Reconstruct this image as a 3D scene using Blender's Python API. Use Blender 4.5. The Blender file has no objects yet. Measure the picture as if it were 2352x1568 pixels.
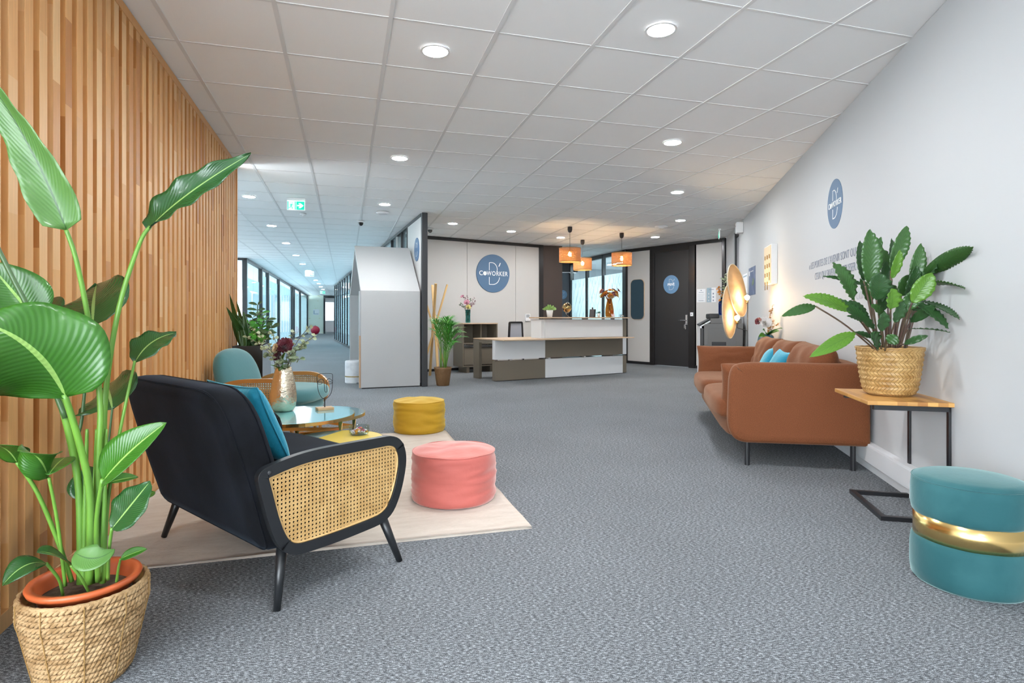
import bpy, bmesh, math, random
import numpy as np
from mathutils import Vector, Matrix, noise as mnoise
random.seed(7)
sc = bpy.context.scene
col = sc.collection
# ------------------------------------------------------------------ camera, world, exposure
F, CX, HY, H = 1334.7, 1176.0, 731.8, 1.055      # focal (px), centre x, horizon y, eye height
HC = 2.705                                        # ceiling height
cam_d = bpy.data.cameras.new('camera'); cam = bpy.data.objects.new('camera', cam_d); col.objects.link(cam)
cam.location = (0, 0, H); cam.rotation_euler = (math.pi/2, 0, 0)
cam_d.sensor_width = 36; cam_d.lens = 36*F/2352; cam_d.shift_y = -(784-HY)/2352
cam_d.clip_start = .05; cam_d.clip_end = 200
sc.camera = cam
w = bpy.data.worlds.new('sky'); sc.world = w; w.use_nodes = True
w.node_tree.nodes['Background'].inputs[0].default_value = (.85, .935, 1.0, 1)
w.node_tree.nodes['Background'].inputs[1].default_value = 15.0
sc.view_settings.view_transform = 'Standard'; sc.view_settings.look = 'None'
sc.view_settings.gamma = 1; sc.view_settings.use_curve_mapping = False
sc.view_settings.exposure = 0.40
DOWN = 360.0                                      # radiance of the ceiling downlights
sc.cycles.use_light_tree = False; sc.cycles.max_bounces = 8; sc.cycles.diffuse_bounces = 5; sc.cycles.glossy_bounces = 3; sc.cycles.adaptive_threshold = .03
sc.cycles.transparent_max_bounces = 16; sc.cycles.sample_clamp_indirect = 6

# ------------------------------------------------------------------ pixel helpers (distance always from floor / ceiling / wall / height)
def on_z(px, py, z):
    Y = F*(H-z)/(py-HY); return Vector(((px-CX)/F*Y, Y, z))
def floor_at(px, py): return on_z(px, py, 0)
def ceil_at(px, py): return on_z(px, py, HC)
def at_Y(px, py, Y): return Vector(((px-CX)/F*Y, Y, H-(py-HY)/F*Y))
YAW = .279146
U = Vector((math.cos(YAW), math.sin(YAW), 0)); V = Vector((-math.sin(YAW), math.cos(YAW), 0))
PI = math.pi

# ------------------------------------------------------------------ mesh builder
class MB:
    def __init__(s): s.v = []; s.f = []
    def add(s, vs, fs):
        o = len(s.v); s.v += [tuple(p) for p in vs]; s.f += [tuple(i+o for i in f) for f in fs]; return s
    def box(s, x0, x1, y0, y1, z0, z1, M=None):
        vs = [Vector((x, y, z)) for z in (z0, z1) for y in (y0, y1) for x in (x0, x1)]
        if M is not None: vs = [M @ p for p in vs]
        return s.add(vs, [(0,2,3,1),(4,5,7,6),(0,1,5,4),(2,6,7,3),(0,4,6,2),(1,3,7,5)])
    def bar(s, p, q, w, h, up=(0,0,1)):
        p = Vector(p); q = Vector(q); d = (q-p).normalized(); up = Vector(up)
        x = d.cross(up)
        if x.length < 1e-4: x = d.cross(Vector((1,0,0)))
        x.normalize(); y = x.cross(d).normalized(); x *= w/2; y *= h/2
        vs = [a+i*x+j*y for a in (p, q) for i, j in ((-1,-1),(1,-1),(1,1),(-1,1))]
        return s.add(vs, [(0,1,2,3),(7,6,5,4),(0,4,5,1),(1,5,6,2),(2,6,7,3),(3,7,4,0)])
    def tube(s, pts, r, n=8, closed=False, caps=True):
        pts = [Vector(p) for p in pts]; m = len(pts)
        rs = r if isinstance(r, (list, tuple)) else [r]*m
        t0 = (pts[1]-pts[0]).normalized(); a = Vector((0,0,1)) if abs(t0.z) < .9 else Vector((1,0,0))
        nx = t0.cross(a).normalized(); vs = []
        for i, p in enumerate(pts):
            if closed: t = (pts[(i+1) % m]-pts[i-1]).normalized()
            else: t = (pts[min(i+1, m-1)]-pts[max(i-1, 0)]).normalized()
            nx = (nx-t*nx.dot(t)).normalized(); ny = t.cross(nx)
            vs += [p+rs[i]*(math.cos(k*2*PI/n)*nx+math.sin(k*2*PI/n)*ny) for k in range(n)]
        fs = []
        for i in range(m if closed else m-1):
            j = (i+1) % m
            fs += [(i*n+k, i*n+(k+1) % n, j*n+(k+1) % n, j*n+k) for k in range(n)]
        if caps and not closed: fs += [tuple(range(n-1, -1, -1)), tuple(range((m-1)*n, m*n))]
        return s.add(vs, fs)
    def lathe(s, prof, n=32, c=(0,0,0), fn=None, closed=False, caps=True):
        vs = []; m = len(prof)
        for i, (r, z) in enumerate(prof):
            for k in range(n):
                a = k*2*PI/n; rr = r+(fn(a, z, i) if fn else 0)
                vs.append((c[0]+rr*math.cos(a), c[1]+rr*math.sin(a), c[2]+z))
        fs = [(i*n+k, i*n+(k+1) % n, (i+1)*n+(k+1) % n, (i+1)*n+k) for i in range(m-1) for k in range(n)]
        if closed: fs += [((m-1)*n+k, (m-1)*n+(k+1) % n, (k+1) % n, k) for k in range(n)]
        elif caps:
            if prof[0][0] > 1e-5: fs.append(tuple(range(n-1, -1, -1)))
            if prof[-1][0] > 1e-5: fs.append(tuple(range((m-1)*n, m*n)))
        return s.add(vs, fs)
    def prism(s, poly, a0, a1, ax='y'):
        def mk(p, a): return {'y': (p[0], a, p[1]), 'x': (a, p[0], p[1]), 'z': (p[0], p[1], a)}[ax]
        n = len(poly)
        vs = [mk(p, a0) for p in poly]+[mk(p, a1) for p in poly]
        return s.add(vs, [tuple(range(n-1, -1, -1)), tuple(range(n, 2*n))]+[(i, (i+1) % n, n+(i+1) % n, n+i) for i in range(n)])
    def ring(s, outer, inner, a0, a1, ax='y'):
        def mk(p, a): return {'y': (p[0], a, p[1]), 'x': (a, p[0], p[1]), 'z': (p[0], p[1], a)}[ax]
        n = len(outer)
        vs = [mk(p, a) for a in (a0, a1) for poly in (outer, inner) for p in poly]
        fs = []
        for i in range(n):
            j = (i+1) % n
            fs += [(i, j, n+j, n+i), (2*n+j, 2*n+i, 3*n+i, 3*n+j), (j, i, 2*n+i, 2*n+j), (n+i, n+j, 3*n+j, 3*n+i)]
        return s.add(vs, fs)
    def grid(s, fn, nu, nv):
        vs = [fn(i/nu, j/nv) for j in range(nv+1) for i in range(nu+1)]
        return s.add(vs, [(j*(nu+1)+i, j*(nu+1)+i+1, (j+1)*(nu+1)+i+1, (j+1)*(nu+1)+i) for j in range(nv) for i in range(nu)])
    def puff(s, cx, cy, cz, sx, sy, sz, n=5, k=8, M=None, wr=0, seed=0, fn=None):
        """rounded cushion: a cube grid pushed onto a superellipsoid"""
        vs = []; fs = []; idx = {}
        def key(p): return tuple(round(c*1e4) for c in p)
        for ax in range(3):
            for sg in (-1, 1):
                for j in range(k):
                    for i in range(k):
                        q = []
                        for a, b in ((i, j), (i+1, j), (i+1, j+1), (i, j+1)):
                            p = [0, 0, 0]; p[ax] = sg; p[(ax+1) % 3] = math.sin((2*a/k-1)*PI/2*.98)/math.sin(PI/2*.98); p[(ax+2) % 3] = math.sin((2*b/k-1)*PI/2*.98)/math.sin(PI/2*.98)
                            kk = key(p)
                            if kk not in idx:
                                l = (abs(p[0])**n+abs(p[1])**n+abs(p[2])**n)**(1/n)
                                u = Vector((p[0]/l, p[1]/l, p[2]/l))
                                P_ = Vector((u.x*sx/2, u.y*sy/2, u.z*sz/2))
                                if wr:
                                    d = mnoise.noise(P_*6+Vector((seed*3.7, seed, 0)))*wr+mnoise.noise(P_*15+Vector((seed, 0, seed)))*wr*.4
                                    P_ += u.normalized()*d
                                if fn: P_ = fn(P_)
                                P_ += Vector((cx, cy, cz))
                                if M is not None: P_ = M @ P_
                                idx[kk] = len(vs); vs.append(P_)
                            q.append(idx[kk])
                        fs.append(tuple(q if sg > 0 else q[::-1]))
        return s.add(vs, fs)
    def build(s, name, mat, parent=None, smooth=False, bevel=0, loc=None, seg=2, sub=0, ang=35):
        me = bpy.data.meshes.new(name); me.from_pydata(s.v, [], s.f); me.update()
        if mat: me.materials.append(mat)
        o = bpy.data.objects.new(name, me); col.objects.link(o)
        if parent: o.parent = parent
        if loc is not None: o.location = loc
        if bevel:
            b = o.modifiers.new('bevel', 'BEVEL'); b.width = bevel; b.segments = seg; b.limit_method = 'ANGLE'; b.angle_limit = math.radians(ang)
            me.polygons.foreach_set('use_smooth', [True]*len(me.polygons))
            wn = o.modifiers.new('wn', 'WEIGHTED_NORMAL'); wn.keep_sharp = False
        if smooth: me.polygons.foreach_set('use_smooth', [True]*len(me.polygons))
        if sub: q = o.modifiers.new('sub', 'SUBSURF'); q.levels = q.render_levels = sub
        return o
def copy_mesh(o, parent, loc, rz=None):
    c = o.copy(); col.objects.link(c); c.parent = parent; c.location = loc
    if rz is not None: c.rotation_euler = (0, 0, rz)
    return c
def tag(o, label, cat, group=None, kind=None):
    o['label'] = label; o['category'] = cat
    if group: o['group'] = group
    if kind: o['kind'] = kind
    return o
def thing(name, label, cat, loc=(0,0,0), rz=0, group=None):
    o = bpy.data.objects.new(name, None); col.objects.link(o); o.empty_display_size = .1
    o.location = loc; o.rotation_euler = (0, 0, rz); return tag(o, label, cat, group)
def struct(name, loc=(0,0,0), rz=0, label=None):
    o = bpy.data.objects.new(name, None); col.objects.link(o); o.empty_display_size = .1
    o.location = loc; o.rotation_euler = (0, 0, rz); o['kind'] = 'structure'
    if label: o['label'] = label
    return o
def st(o, label=None):
    o['kind'] = 'structure'
    if label: o['label'] = label
    return o
def ang_of(d): return math.atan2(d[1], d[0])
def circ(r, n=32, cx=0, cy=0, sy=1): return [(cx+r*math.cos(i*2*PI/n), cy+r*sy*math.sin(i*2*PI/n)) for i in range(n)]
def round_poly(pts, r, n=6):
    out = []; m = len(pts)
    for i in range(m):
        p = Vector(pts[i]); a = Vector(pts[i-1]); b = Vector(pts[(i+1) % m])
        rr = r[i] if isinstance(r, (list, tuple)) else r
        p0 = p+(a-p).normalized()*min(rr, (a-p).length*.49); p1 = p+(b-p).normalized()*min(rr, (b-p).length*.49)
        for k in range(n+1):
            t = k/n; q = p0*(1-t)**2+p*2*t*(1-t)+p1*t*t; out.append((q.x, q.y))
    return out
def offset_poly(poly, d):
    n = len(poly); out = []
    area = sum(poly[i][0]*poly[(i+1) % n][1]-poly[(i+1) % n][0]*poly[i][1] for i in range(n))
    sg = 1 if area > 0 else -1
    for i in range(n):
        a = Vector(poly[i-1]); b = Vector(poly[(i+1) % n]); t = (b-a).normalized()
        out.append((poly[i][0]-sg*t.y*d, poly[i][1]+sg*t.x*d))
    return out
def clip_line(poly, p, d):
    """the part of the line p+t d inside a (nearly) convex polygon"""
    n = len(poly); ts = []
    for i in range(n):
        ax, ay = poly[i]; ex, ey = poly[(i+1) % n][0]-ax, poly[(i+1) % n][1]-ay; den = d[0]*ey-d[1]*ex
        if abs(den) < 1e-12: continue
        t = ((ax-p[0])*ey-(ay-p[1])*ex)/den; u = ((ax-p[0])*d[1]-(ay-p[1])*d[0])/den
        if -1e-6 <= u <= 1+1e-6: ts.append(t)
    return (min(ts), max(ts)) if len(ts) > 1 and max(ts)-min(ts) > 1e-4 else None
def bez(p0, p1, p2, n=10):
    p0, p1, p2 = Vector(p0), Vector(p1), Vector(p2)
    return [p0*(1-t)**2+p1*2*t*(1-t)+p2*t*t for t in (i/n for i in range(n+1))]
def spline(pts, n=6):
    pts = [Vector(p) for p in pts]; out = []
    for i in range(len(pts)-1):
        p0 = pts[max(i-1, 0)]; p1 = pts[i]; p2 = pts[i+1]; p3 = pts[min(i+2, len(pts)-1)]
        for k in range(n):
            t = k/n
            out.append(.5*((2*p1)+(p2-p0)*t+(2*p0-5*p1+4*p2-p3)*t*t+(3*p1-p0-3*p2+p3)*t**3))
    return out+[pts[-1]]

# ------------------------------------------------------------------ materials
def nodes(name):
    m = bpy.data.materials.new(name); m.use_nodes = True; nt = m.node_tree
    return m, nt, nt.nodes['Principled BSDF'], nt.nodes['Material Output']
def mat(name, c, rough=.5, metal=0, spec=None, var=None, bump=None, sheen=0, coat=0, emit=None, strech=None, trans=None, sheen_c=None):
    """var=(scale, colour2, lo, hi) noise colour; bump=(scale, strength)"""
    m, nt, b, out = nodes(name); N = nt.nodes.new; L = nt.links.new
    b.inputs['Base Color'].default_value = (*c, 1); b.inputs['Roughness'].default_value = rough; b.inputs['Metallic'].default_value = metal
    if spec is not None: b.inputs['Specular IOR Level'].default_value = spec
    if sheen:
        b.inputs['Sheen Weight'].default_value = sheen; b.inputs['Sheen Roughness'].default_value = .4
        if sheen_c: b.inputs['Sheen Tint'].default_value = (*sheen_c, 1)
    if coat: b.inputs['Coat Weight'].default_value = coat; b.inputs['Coat Roughness'].default_value = .1
    if emit: b.inputs['Emission Color'].default_value = (*emit[0], 1); b.inputs['Emission Strength'].default_value = emit[1]
    if var or bump:
        tc = N('ShaderNodeTexCoord'); mp = N('ShaderNodeMapping'); L(tc.outputs['Object'], mp.inputs['Vector'])
        if strech: mp.inputs['Scale'].default_value = strech
    if var:
        n1 = N('ShaderNodeTexNoise'); n1.inputs['Scale'].default_value = var[0]; n1.inputs['Detail'].default_value = 4; L(mp.outputs[0], n1.inputs['Vector'])
        r = N('ShaderNodeValToRGB'); r.color_ramp.elements[0].position = var[2]; r.color_ramp.elements[1].position = var[3]
        r.color_ramp.elements[0].color = (*c, 1); r.color_ramp.elements[1].color = (*var[1], 1)
        L(n1.outputs['Fac'], r.inputs[0]); L(r.outputs[0], b.inputs['Base Color'])
    if bump:
        n2 = N('ShaderNodeTexNoise'); n2.inputs['Scale'].default_value = bump[0]; n2.inputs['Detail'].default_value = 3; L(mp.outputs[0], n2.inputs['Vector'])
        bp = N('ShaderNodeBump'); bp.inputs['Strength'].default_value = bump[1]; bp.inputs['Distance'].default_value = .01
        L(n2.outputs['Fac'], bp.inputs['Height']); L(bp.outputs[0], b.inputs['Normal'])
    if trans:
        t = N('ShaderNodeBsdfTranslucent'); t.inputs[0].default_value = (*trans[0], 1); mx = N('ShaderNodeMixShader'); mx.inputs[0].default_value = trans[1]
        L(b.outputs[0], mx.inputs[1]); L(t.outputs[0], mx.inputs[2]); L(mx.outputs[0], out.inputs[0])
    return m
def glass(name, tint=(.9,.96,.97), gloss=.12, rough=.02):
    m, nt, b, out = nodes(name); N = nt.nodes.new; L = nt.links.new; nt.nodes.remove(b)
    t = N('ShaderNodeBsdfTransparent'); t.inputs[0].default_value = (*tint, 1)
    g = N('ShaderNodeBsdfGlossy'); g.inputs['Roughness'].default_value = rough
    lw = N('ShaderNodeLayerWeight'); pw = N('ShaderNodeMath'); pw.operation = 'POWER'; pw.inputs[1].default_value = 4; L(lw.outputs['Facing'], pw.inputs[0])
    ma = N('ShaderNodeMath'); ma.operation = 'MULTIPLY_ADD'; ma.inputs[1].default_value = .4; ma.inputs[2].default_value = gloss*.4
    mx = N('ShaderNodeMixShader'); L(pw.outputs[0], ma.inputs[0]); L(ma.outputs[0], mx.inputs[0]); L(t.outputs[0], mx.inputs[1]); L(g.outputs[0], mx.inputs[2]); L(mx.outputs[0], out.inputs[0])
    return m
M = {}
M['white'] = mat('white_paint', (.52,.53,.54), .6)
M['ceil'] = mat('ceiling_tile', (.92,.92,.915), .85, bump=(160, .05))
M['rail'] = mat('ceiling_rail', (.74,.735,.73), .45)
M['panel'] = mat('wall_panel', (.545,.525,.505), .6, bump=(300, .1))
M['black'] = mat('black_metal', (.012,.012,.014), .38)
M['blackgloss'] = mat('black_gloss', (.018,.016,.016), .22)
M['dark'] = mat('charcoal', (.03,.031,.034), .5)
M['brownpanel'] = mat('brown_panel', (.042,.030,.026), .55)
M['chrome'] = mat('chrome', (.75,.75,.76), .18, 1)
M['brass'] = mat('brass', (.72,.50,.20), .22, 1)
M['plaster'] = mat('white_plastic', (.82,.82,.82), .4)
M['grey'] = mat('grey_plastic', (.35,.36,.38), .5)
M['glass'] = glass('clear_glass', (.86,.95,.97), .10)
M['bowlglass'] = glass('smoked_glass', (.82,.88,.89), .10)
M['film'] = mat('frosted_film', (.80,.88,.89), .5, trans=((.88,.96,.97), .6))
M['filmline'] = mat('film_line', (.86,.9,.9), .6, trans=((.95,.97,.97), .4))
M['blind'] = mat('blind_fabric', (.74,.80,.82), .8, trans=((.80,.95,1.0), .15))
M['signblue'] = mat('sign_blue', (.072,.145,.25), .55)
M['signblue2'] = mat('sign_blue_light', (.12,.24,.40), .55)
M['signwhite'] = mat('sign_white', (.82,.83,.82), .6)
M['ink'] = mat('wall_lettering', (.16,.19,.26), .6)
M['inkpale'] = mat('pale_lettering', (.55,.56,.58), .6)
M['taupe'] = mat('taupe_laminate', (.165,.14,.105), .45)
M['deskwhite'] = mat('white_laminate', (.70,.71,.72), .4)
M['oak'] = mat('pale_oak', (.56,.41,.28), .45, var=(3, (.46,.32,.20), .35, .7), strech=(1, 8, 8))
M['beechpole'] = mat('beech_pole', (.66,.42,.17), .45)
M['velvetblack'] = mat('black_velvet', (.0035,.0038,.005), .9, spec=.15, sheen=.11, sheen_c=(.3,.42,.6), var=(5, (.008,.009,.013), .4, .7), bump=(220, .1))
M['blackwood'] = mat('black_lacquer', (.011,.012,.014), .36)
M['cane'] = mat('cane', (.56,.36,.15), .5, var=(20, (.42,.245,.085), .35, .75))
M['canedark'] = mat('honey_wood', (.47,.215,.055), .35, coat=.3)
M['cushteal'] = mat('turquoise_velvet', (.0,.20,.31), .7, sheen=.9, sheen_c=(.4,.9,1), bump=(60, .25))
M['teal'] = mat('sage_teal_velvet', (.018,.085,.095), .75, spec=.2, sheen=.42, sheen_c=(.75,1,.98), var=(4, (.035,.125,.135), .4, .7), bump=(60, .06))
M['tealchair'] = mat('teal_velvet', (.06,.19,.21), .7, sheen=.7, sheen_c=(.7,1,1), bump=(40, .06))
M['pink'] = mat('pink_velvet', (.50,.12,.098), .75, sheen=.9, sheen_c=(1,.75,.7), bump=(40, .1))
M['yellow'] = mat('mustard_velvet', (.47,.265,.008), .75, sheen=.5, sheen_c=(1,.85,.3), bump=(40, .1))
M['brown'] = mat('rust_fabric', (.185,.062,.024), .85, spec=.2, sheen=.2, sheen_c=(1,.7,.5), var=(260, (.125,.040,.015), .35, .65), bump=(300, .15))
M['rug'] = mat('beige_rug', (.49,.41,.335), .95, var=(6, (.58,.51,.435), .3, .7), bump=(30, .35), strech=(1, 4, 1), sheen=.3)
M['tealglass'] = mat('back_painted_glass_teal', (.20,.56,.62), .06, coat=1)
M['tealdark'] = mat('back_painted_glass_dark_teal', (.02,.17,.22), .06, coat=1)
M['yellowtop'] = mat('yellow_lacquer', (.72,.54,.10), .25)
M['greytop'] = mat('grey_green_lacquer', (.22,.29,.29), .2)
M['gold'] = mat('hammered_gold', (.80,.70,.54), .24, 1, bump=(55, .5))
M['gold_rose'] = mat('rose_gold', (.60,.40,.17), .15, 1)
M['woodblock'] = mat('light_wood', (.55,.37,.20), .5, var=(4, (.42,.26,.12), .4, .7), strech=(1, 6, 1))
M['soil'] = mat('potting_soil', (.055,.035,.02), .95, var=(40, (.16,.11,.07), .45, .75), bump=(60, 1))
M['terracotta'] = mat('terracotta_plastic', (.48,.10,.03), .4)
M['jute'] = mat('jute', (.44,.29,.145), .75, var=(28, (.27,.155,.06), .35, .65), bump=(120, .5))
M['bamboo'] = mat('bamboo', (.48,.30,.115), .5, var=(14, (.31,.165,.045), .38, .7))
M['bamboodark'] = mat('bamboo_dark', (.30,.17,.05), .6)
M['wickerbrown'] = mat('brown_wicker', (.17,.085,.03), .6, bump=(90, .8))
M['stem'] = mat('green_stem', (.13,.29,.035), .4, var=(3, (.07,.17,.03), .4, .7))
M['stemdark'] = mat('dark_green_stem', (.045,.10,.03), .4)
M['stempurple'] = mat('purple_stem', (.085,.045,.035), .5, var=(8, (.13,.10,.05), .4, .7))
M['twig'] = mat('twig', (.12,.09,.06), .7)
M['marble'] = mat('white_marble', (.72,.72,.74), .3, var=(7, (.5,.5,.53), .5, .75))
M['copier'] = mat('copier_grey', (.15,.145,.14), .5)
M['copierdark'] = mat('copier_dark', (.02,.02,.022), .4)
M['copierwhite'] = mat('copier_white', (.75,.76,.77), .4)
M['paper'] = mat('paper', (.78,.78,.79), .7)
M['paperblue'] = mat('paper_blue', (.30,.40,.47), .7)
M['poster'] = mat('poster_navy', (.10,.14,.24), .5, var=(5, (.2,.24,.36), .45, .7))
M['keyboard_wood'] = mat('key_board', (.62,.50,.34), .5)
M['redball'] = mat('red_ball', (.42,.012,.045), .45)
M['wallpaper'] = mat('pale_wallpaper', (.72,.76,.66), .7, var=(3.2, (.62,.60,.38), .62, .7), strech=(1, 1, 2.5))
M['mirror'] = mat('dark_mirror', (.035,.065,.09), .25)
M['petalred'] = mat('burgundy_petal', (.10,.006,.018), .6, sheen=.3)
M['petalwhite'] = mat('white_petal', (.72,.69,.66), .6)
M['petalpink'] = mat('pink_petal', (.62,.28,.36), .6)
M['petalcream'] = mat('cream_petal', (.70,.55,.34), .6)
M['petalyellow'] = mat('yellow_petal', (.66,.58,.20), .6)
M['petalorange'] = mat('orange_petal', (.55,.19,.015), .6)
M['petalmauve'] = mat('mauve_petal', (.20,.06,.09), .6)
M['dried'] = mat('dried_brown', (.30,.15,.05), .7)
M['euca'] = mat('eucalyptus_leaf', (.21,.27,.17), .6, trans=((.3,.4,.2), .2))
M['eucapale'] = mat('pale_eucalyptus_leaf', (.42,.47,.31), .6, trans=((.5,.6,.3), .2))
M['leafbright'] = mat('bright_leaf', (.06,.30,.03), .35)
M['bottleblue'] = glass('blue_glass', (.10,.28,.60), .12)
M['vaseteal'] = glass('teal_glass', (.35,.70,.68), .12)
M['vaseamber'] = glass('amber_glass', (.80,.55,.24), .12)
M['ceramicblue'] = mat('petrol_ceramic', (.012,.07,.12), .18, coat=.5)
M['mesh'] = mat('chair_mesh', (.34,.36,.41), .7)
M['plantpot'] = mat('white_pot', (.76,.74,.72), .5)
M['candy_white'] = mat('candy_wrap', (.80,.72,.72), .25)
M['candy_red'] = mat('candy_red', (.45,.06,.10), .25)
M['candy_orange'] = mat('candy_orange', (.75,.30,.03), .25)
M['signgreen'] = mat('exit_green', (.0,.62,.42), .4, emit=((0,.85,.55), .3))
M['signlit'] = mat('exit_white', (.9,.93,.92), .4, emit=((.9,1,.97), .35))
M['lamp'] = mat('downlight_diffuser', (1,1,1), .5, emit=((.95,.975,1.0), DOWN))
M['led'] = mat('linear_led', (1,1,1), .5, emit=((.9,.97,1), 100))
M['bulb'] = mat('warm_bulb', (1,.9,.7), .3, emit=((1,.66,.34), 260))
M['bulb2'] = mat('lamp_bulb', (1,.9,.7), .3, emit=((1,.72,.42), 230))
M['rattanshade'] = mat('rattan_shade', (.62,.33,.13), .7, trans=((.95,.50,.18), .35))
M['discshade'] = mat('raffia_disc', (.66,.49,.30), .8, var=(2.5, (.55,.36,.18), .4, .7), bump=(70, .3), strech=(1, 1, 5), trans=((.9,.62,.3), .3))
M['trunk'] = mat('white_trunking', (.78,.79,.81), .45)
M['boothwhite'] = mat('booth_felt', (.44,.44,.44), .8, bump=(120, .15))
M['plywood'] = mat('plywood', (.40,.25,.15), .5)
M['planter'] = mat('planter_laminate', (.018,.016,.015), .28)
M['planterside'] = mat('planter_side_reflection', (.30,.34,.38), .3, .4)  # bluish reflection on the glossy black side, put into its base colour

def carpet():
    m, nt, b, out = nodes('carpet'); N = nt.nodes.new; L = nt.links.new
    tc = N('ShaderNodeTexCoord'); mp = N('ShaderNodeMapping'); mp.inputs['Rotation'].default_value = (0, 0, -.12); mp.inputs['Scale'].default_value = (330, 430, 1); L(tc.outputs['Object'], mp.inputs[0])
    n = N('ShaderNodeTexNoise'); n.inputs['Scale'].default_value = 1; n.inputs['Detail'].default_value = 3; n.inputs['Roughness'].default_value = .7; L(mp.outputs[0], n.inputs['Vector'])
    r = N('ShaderNodeValToRGB'); e = r.color_ramp.elements
    e[0].position = .37; e[0].color = (.018,.021,.024, 1); e[1].position = .635; e[1].color = (.49,.52,.55, 1)
    k = e.new(.5); k.color = (.095,.103,.112, 1)
    mp2 = N('ShaderNodeMapping'); mp2.inputs['Rotation'].default_value = (0, 0, -.12); mp2.inputs['Scale'].default_value = (70, 210, 1); L(tc.outputs['Object'], mp2.inputs[0])
    nb = N('ShaderNodeTexNoise'); nb.inputs['Scale'].default_value = 1; nb.inputs['Detail'].default_value = 2; L(mp2.outputs[0], nb.inputs['Vector'])
    mf = N('ShaderNodeMath'); mf.operation = 'MULTIPLY_ADD'; mf.inputs[1].default_value = .42; hf = N('ShaderNodeMath'); hf.operation = 'MULTIPLY'; hf.inputs[1].default_value = .58
    L(n.outputs['Fac'], hf.inputs[0]); L(nb.outputs['Fac'], mf.inputs[0]); L(hf.outputs[0], mf.inputs[2]); L(mf.outputs[0], r.inputs[0])
    n3 = N('ShaderNodeTexNoise'); n3.inputs['Scale'].default_value = 1.1; n3.inputs['Detail'].default_value = 4; L(tc.outputs['Object'], n3.inputs['Vector'])
    hs = N('ShaderNodeMapRange'); hs.inputs[1].default_value = .3; hs.inputs[2].default_value = .7; hs.inputs[3].default_value = .92; hs.inputs[4].default_value = 1.08; L(n3.outputs['Fac'], hs.inputs[0])
    mm = N('ShaderNodeMixRGB'); mm.blend_type = 'MULTIPLY'; mm.inputs[0].default_value = 1; L(r.outputs[0], mm.inputs[1]); L(hs.outputs[0], mm.inputs[2])
    L(mm.outputs[0], b.inputs['Base Color']); b.inputs['Roughness'].default_value = .95
    bp = N('ShaderNodeBump'); bp.inputs['Strength'].default_value = .06; bp.inputs['Distance'].default_value = .003; L(n.outputs['Fac'], bp.inputs['Height']); L(bp.outputs[0], b.inputs['Normal'])
    return m
M['carpet'] = carpet()
def slatwood(name, tones, length=.5, zaxis='Z', extra=True):
    """beech laminated from staves: every piece picks its own tone along its length"""
    m, nt, b, out = nodes(name); N = nt.nodes.new; L = nt.links.new
    tc = N('ShaderNodeTexCoord'); sp = N('ShaderNodeSeparateXYZ'); L(tc.outputs['Object'], sp.inputs[0]); oi = N('ShaderNodeObjectInfo')
    ge = N('ShaderNodeNewGeometry')
    def math_(op, a, bb):
        q = N('ShaderNodeMath'); q.operation = op
        for i, x in enumerate((a, bb)):
            if isinstance(x, (int, float)): q.inputs[i].default_value = x
            else: L(x, q.inputs[i])
        return q.outputs[0]
    side = math_('GREATER_THAN', sp.outputs['Y'], -.0385)      # side faces carry their own staves
    lat = math_('MULTIPLY', side, 7.3)
    ph = math_('ADD', math_('MULTIPLY', oi.outputs['Random'], 53.7), lat)
    wob = math_('MULTIPLY', math_('SINE', math_('MULTIPLY', math_('ADD', sp.outputs['Z'], ph), 2.1), 0), .45)
    v = math_('FLOOR', math_('ADD', math_('ADD', math_('DIVIDE', sp.outputs['Z'], length), ph), wob), 0)
    wn = N('ShaderNodeTexWhiteNoise'); wn.noise_dimensions = '2D'; cb = N('ShaderNodeCombineXYZ'); L(v, cb.inputs[0]); L(ph, cb.inputs[1]); L(cb.outputs[0], wn.inputs['Vector'])
    r = N('ShaderNodeValToRGB'); r.color_ramp.interpolation = 'LINEAR'; e = r.color_ramp.elements
    e[0].position = 0; e[0].color = (*tones[0], 1); e[1].position = 1; e[1].color = (*tones[-1], 1)
    for i, t in enumerate(tones[1:-1]): k = e.new((i+1)/(len(tones)-1)); k.color = (*t, 1)
    L(wn.outputs['Value'], r.inputs[0])
    mp = N('ShaderNodeMapping'); mp.inputs['Scale'].default_value = (90, 90, 6); L(tc.outputs['Object'], mp.inputs[0]); n = N('ShaderNodeTexNoise'); n.inputs['Scale'].default_value = 1; n.inputs['Detail'].default_value = 4; L(mp.outputs[0], n.inputs['Vector'])
    mr = N('ShaderNodeMapRange'); mr.inputs[3].default_value = .84; mr.inputs[4].default_value = 1.14; L(n.outputs['Fac'], mr.inputs[0])
    mm = N('ShaderNodeMixRGB'); mm.blend_type = 'MULTIPLY'; mm.inputs[0].default_value = 1; L(r.outputs[0], mm.inputs[1]); L(mr.outputs[0], mm.inputs[2])
    L(mm.outputs[0], b.inputs['Base Color']); b.inputs['Roughness'].default_value = .42
    return m
M['slat'] = slatwood('beech_slat', [(.46,.19,.05), (.66,.33,.11), (.72,.40,.15), (.60,.30,.10), (.76,.47,.22), (.68,.35,.12)])
def stavewood():
    m, nt, b, out = nodes('acacia_staves'); N = nt.nodes.new; L = nt.links.new
    tc = N('ShaderNodeTexCoord'); br = N('ShaderNodeTexBrick'); br.inputs['Scale'].default_value = 1; br.inputs['Mortar Size'].default_value = 0
    br.inputs['Brick Width'].default_value = .21; br.inputs['Row Height'].default_value = .046; br.inputs['Color1'].default_value = (.62,.34,.10, 1); br.inputs['Color2'].default_value = (.32,.13,.03, 1)
    L(tc.outputs['Object'], br.inputs['Vector']); L(br.outputs['Color'], b.inputs['Base Color']); b.inputs['Roughness'].default_value = .4
    return m
M['stave'] = stavewood()
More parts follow.
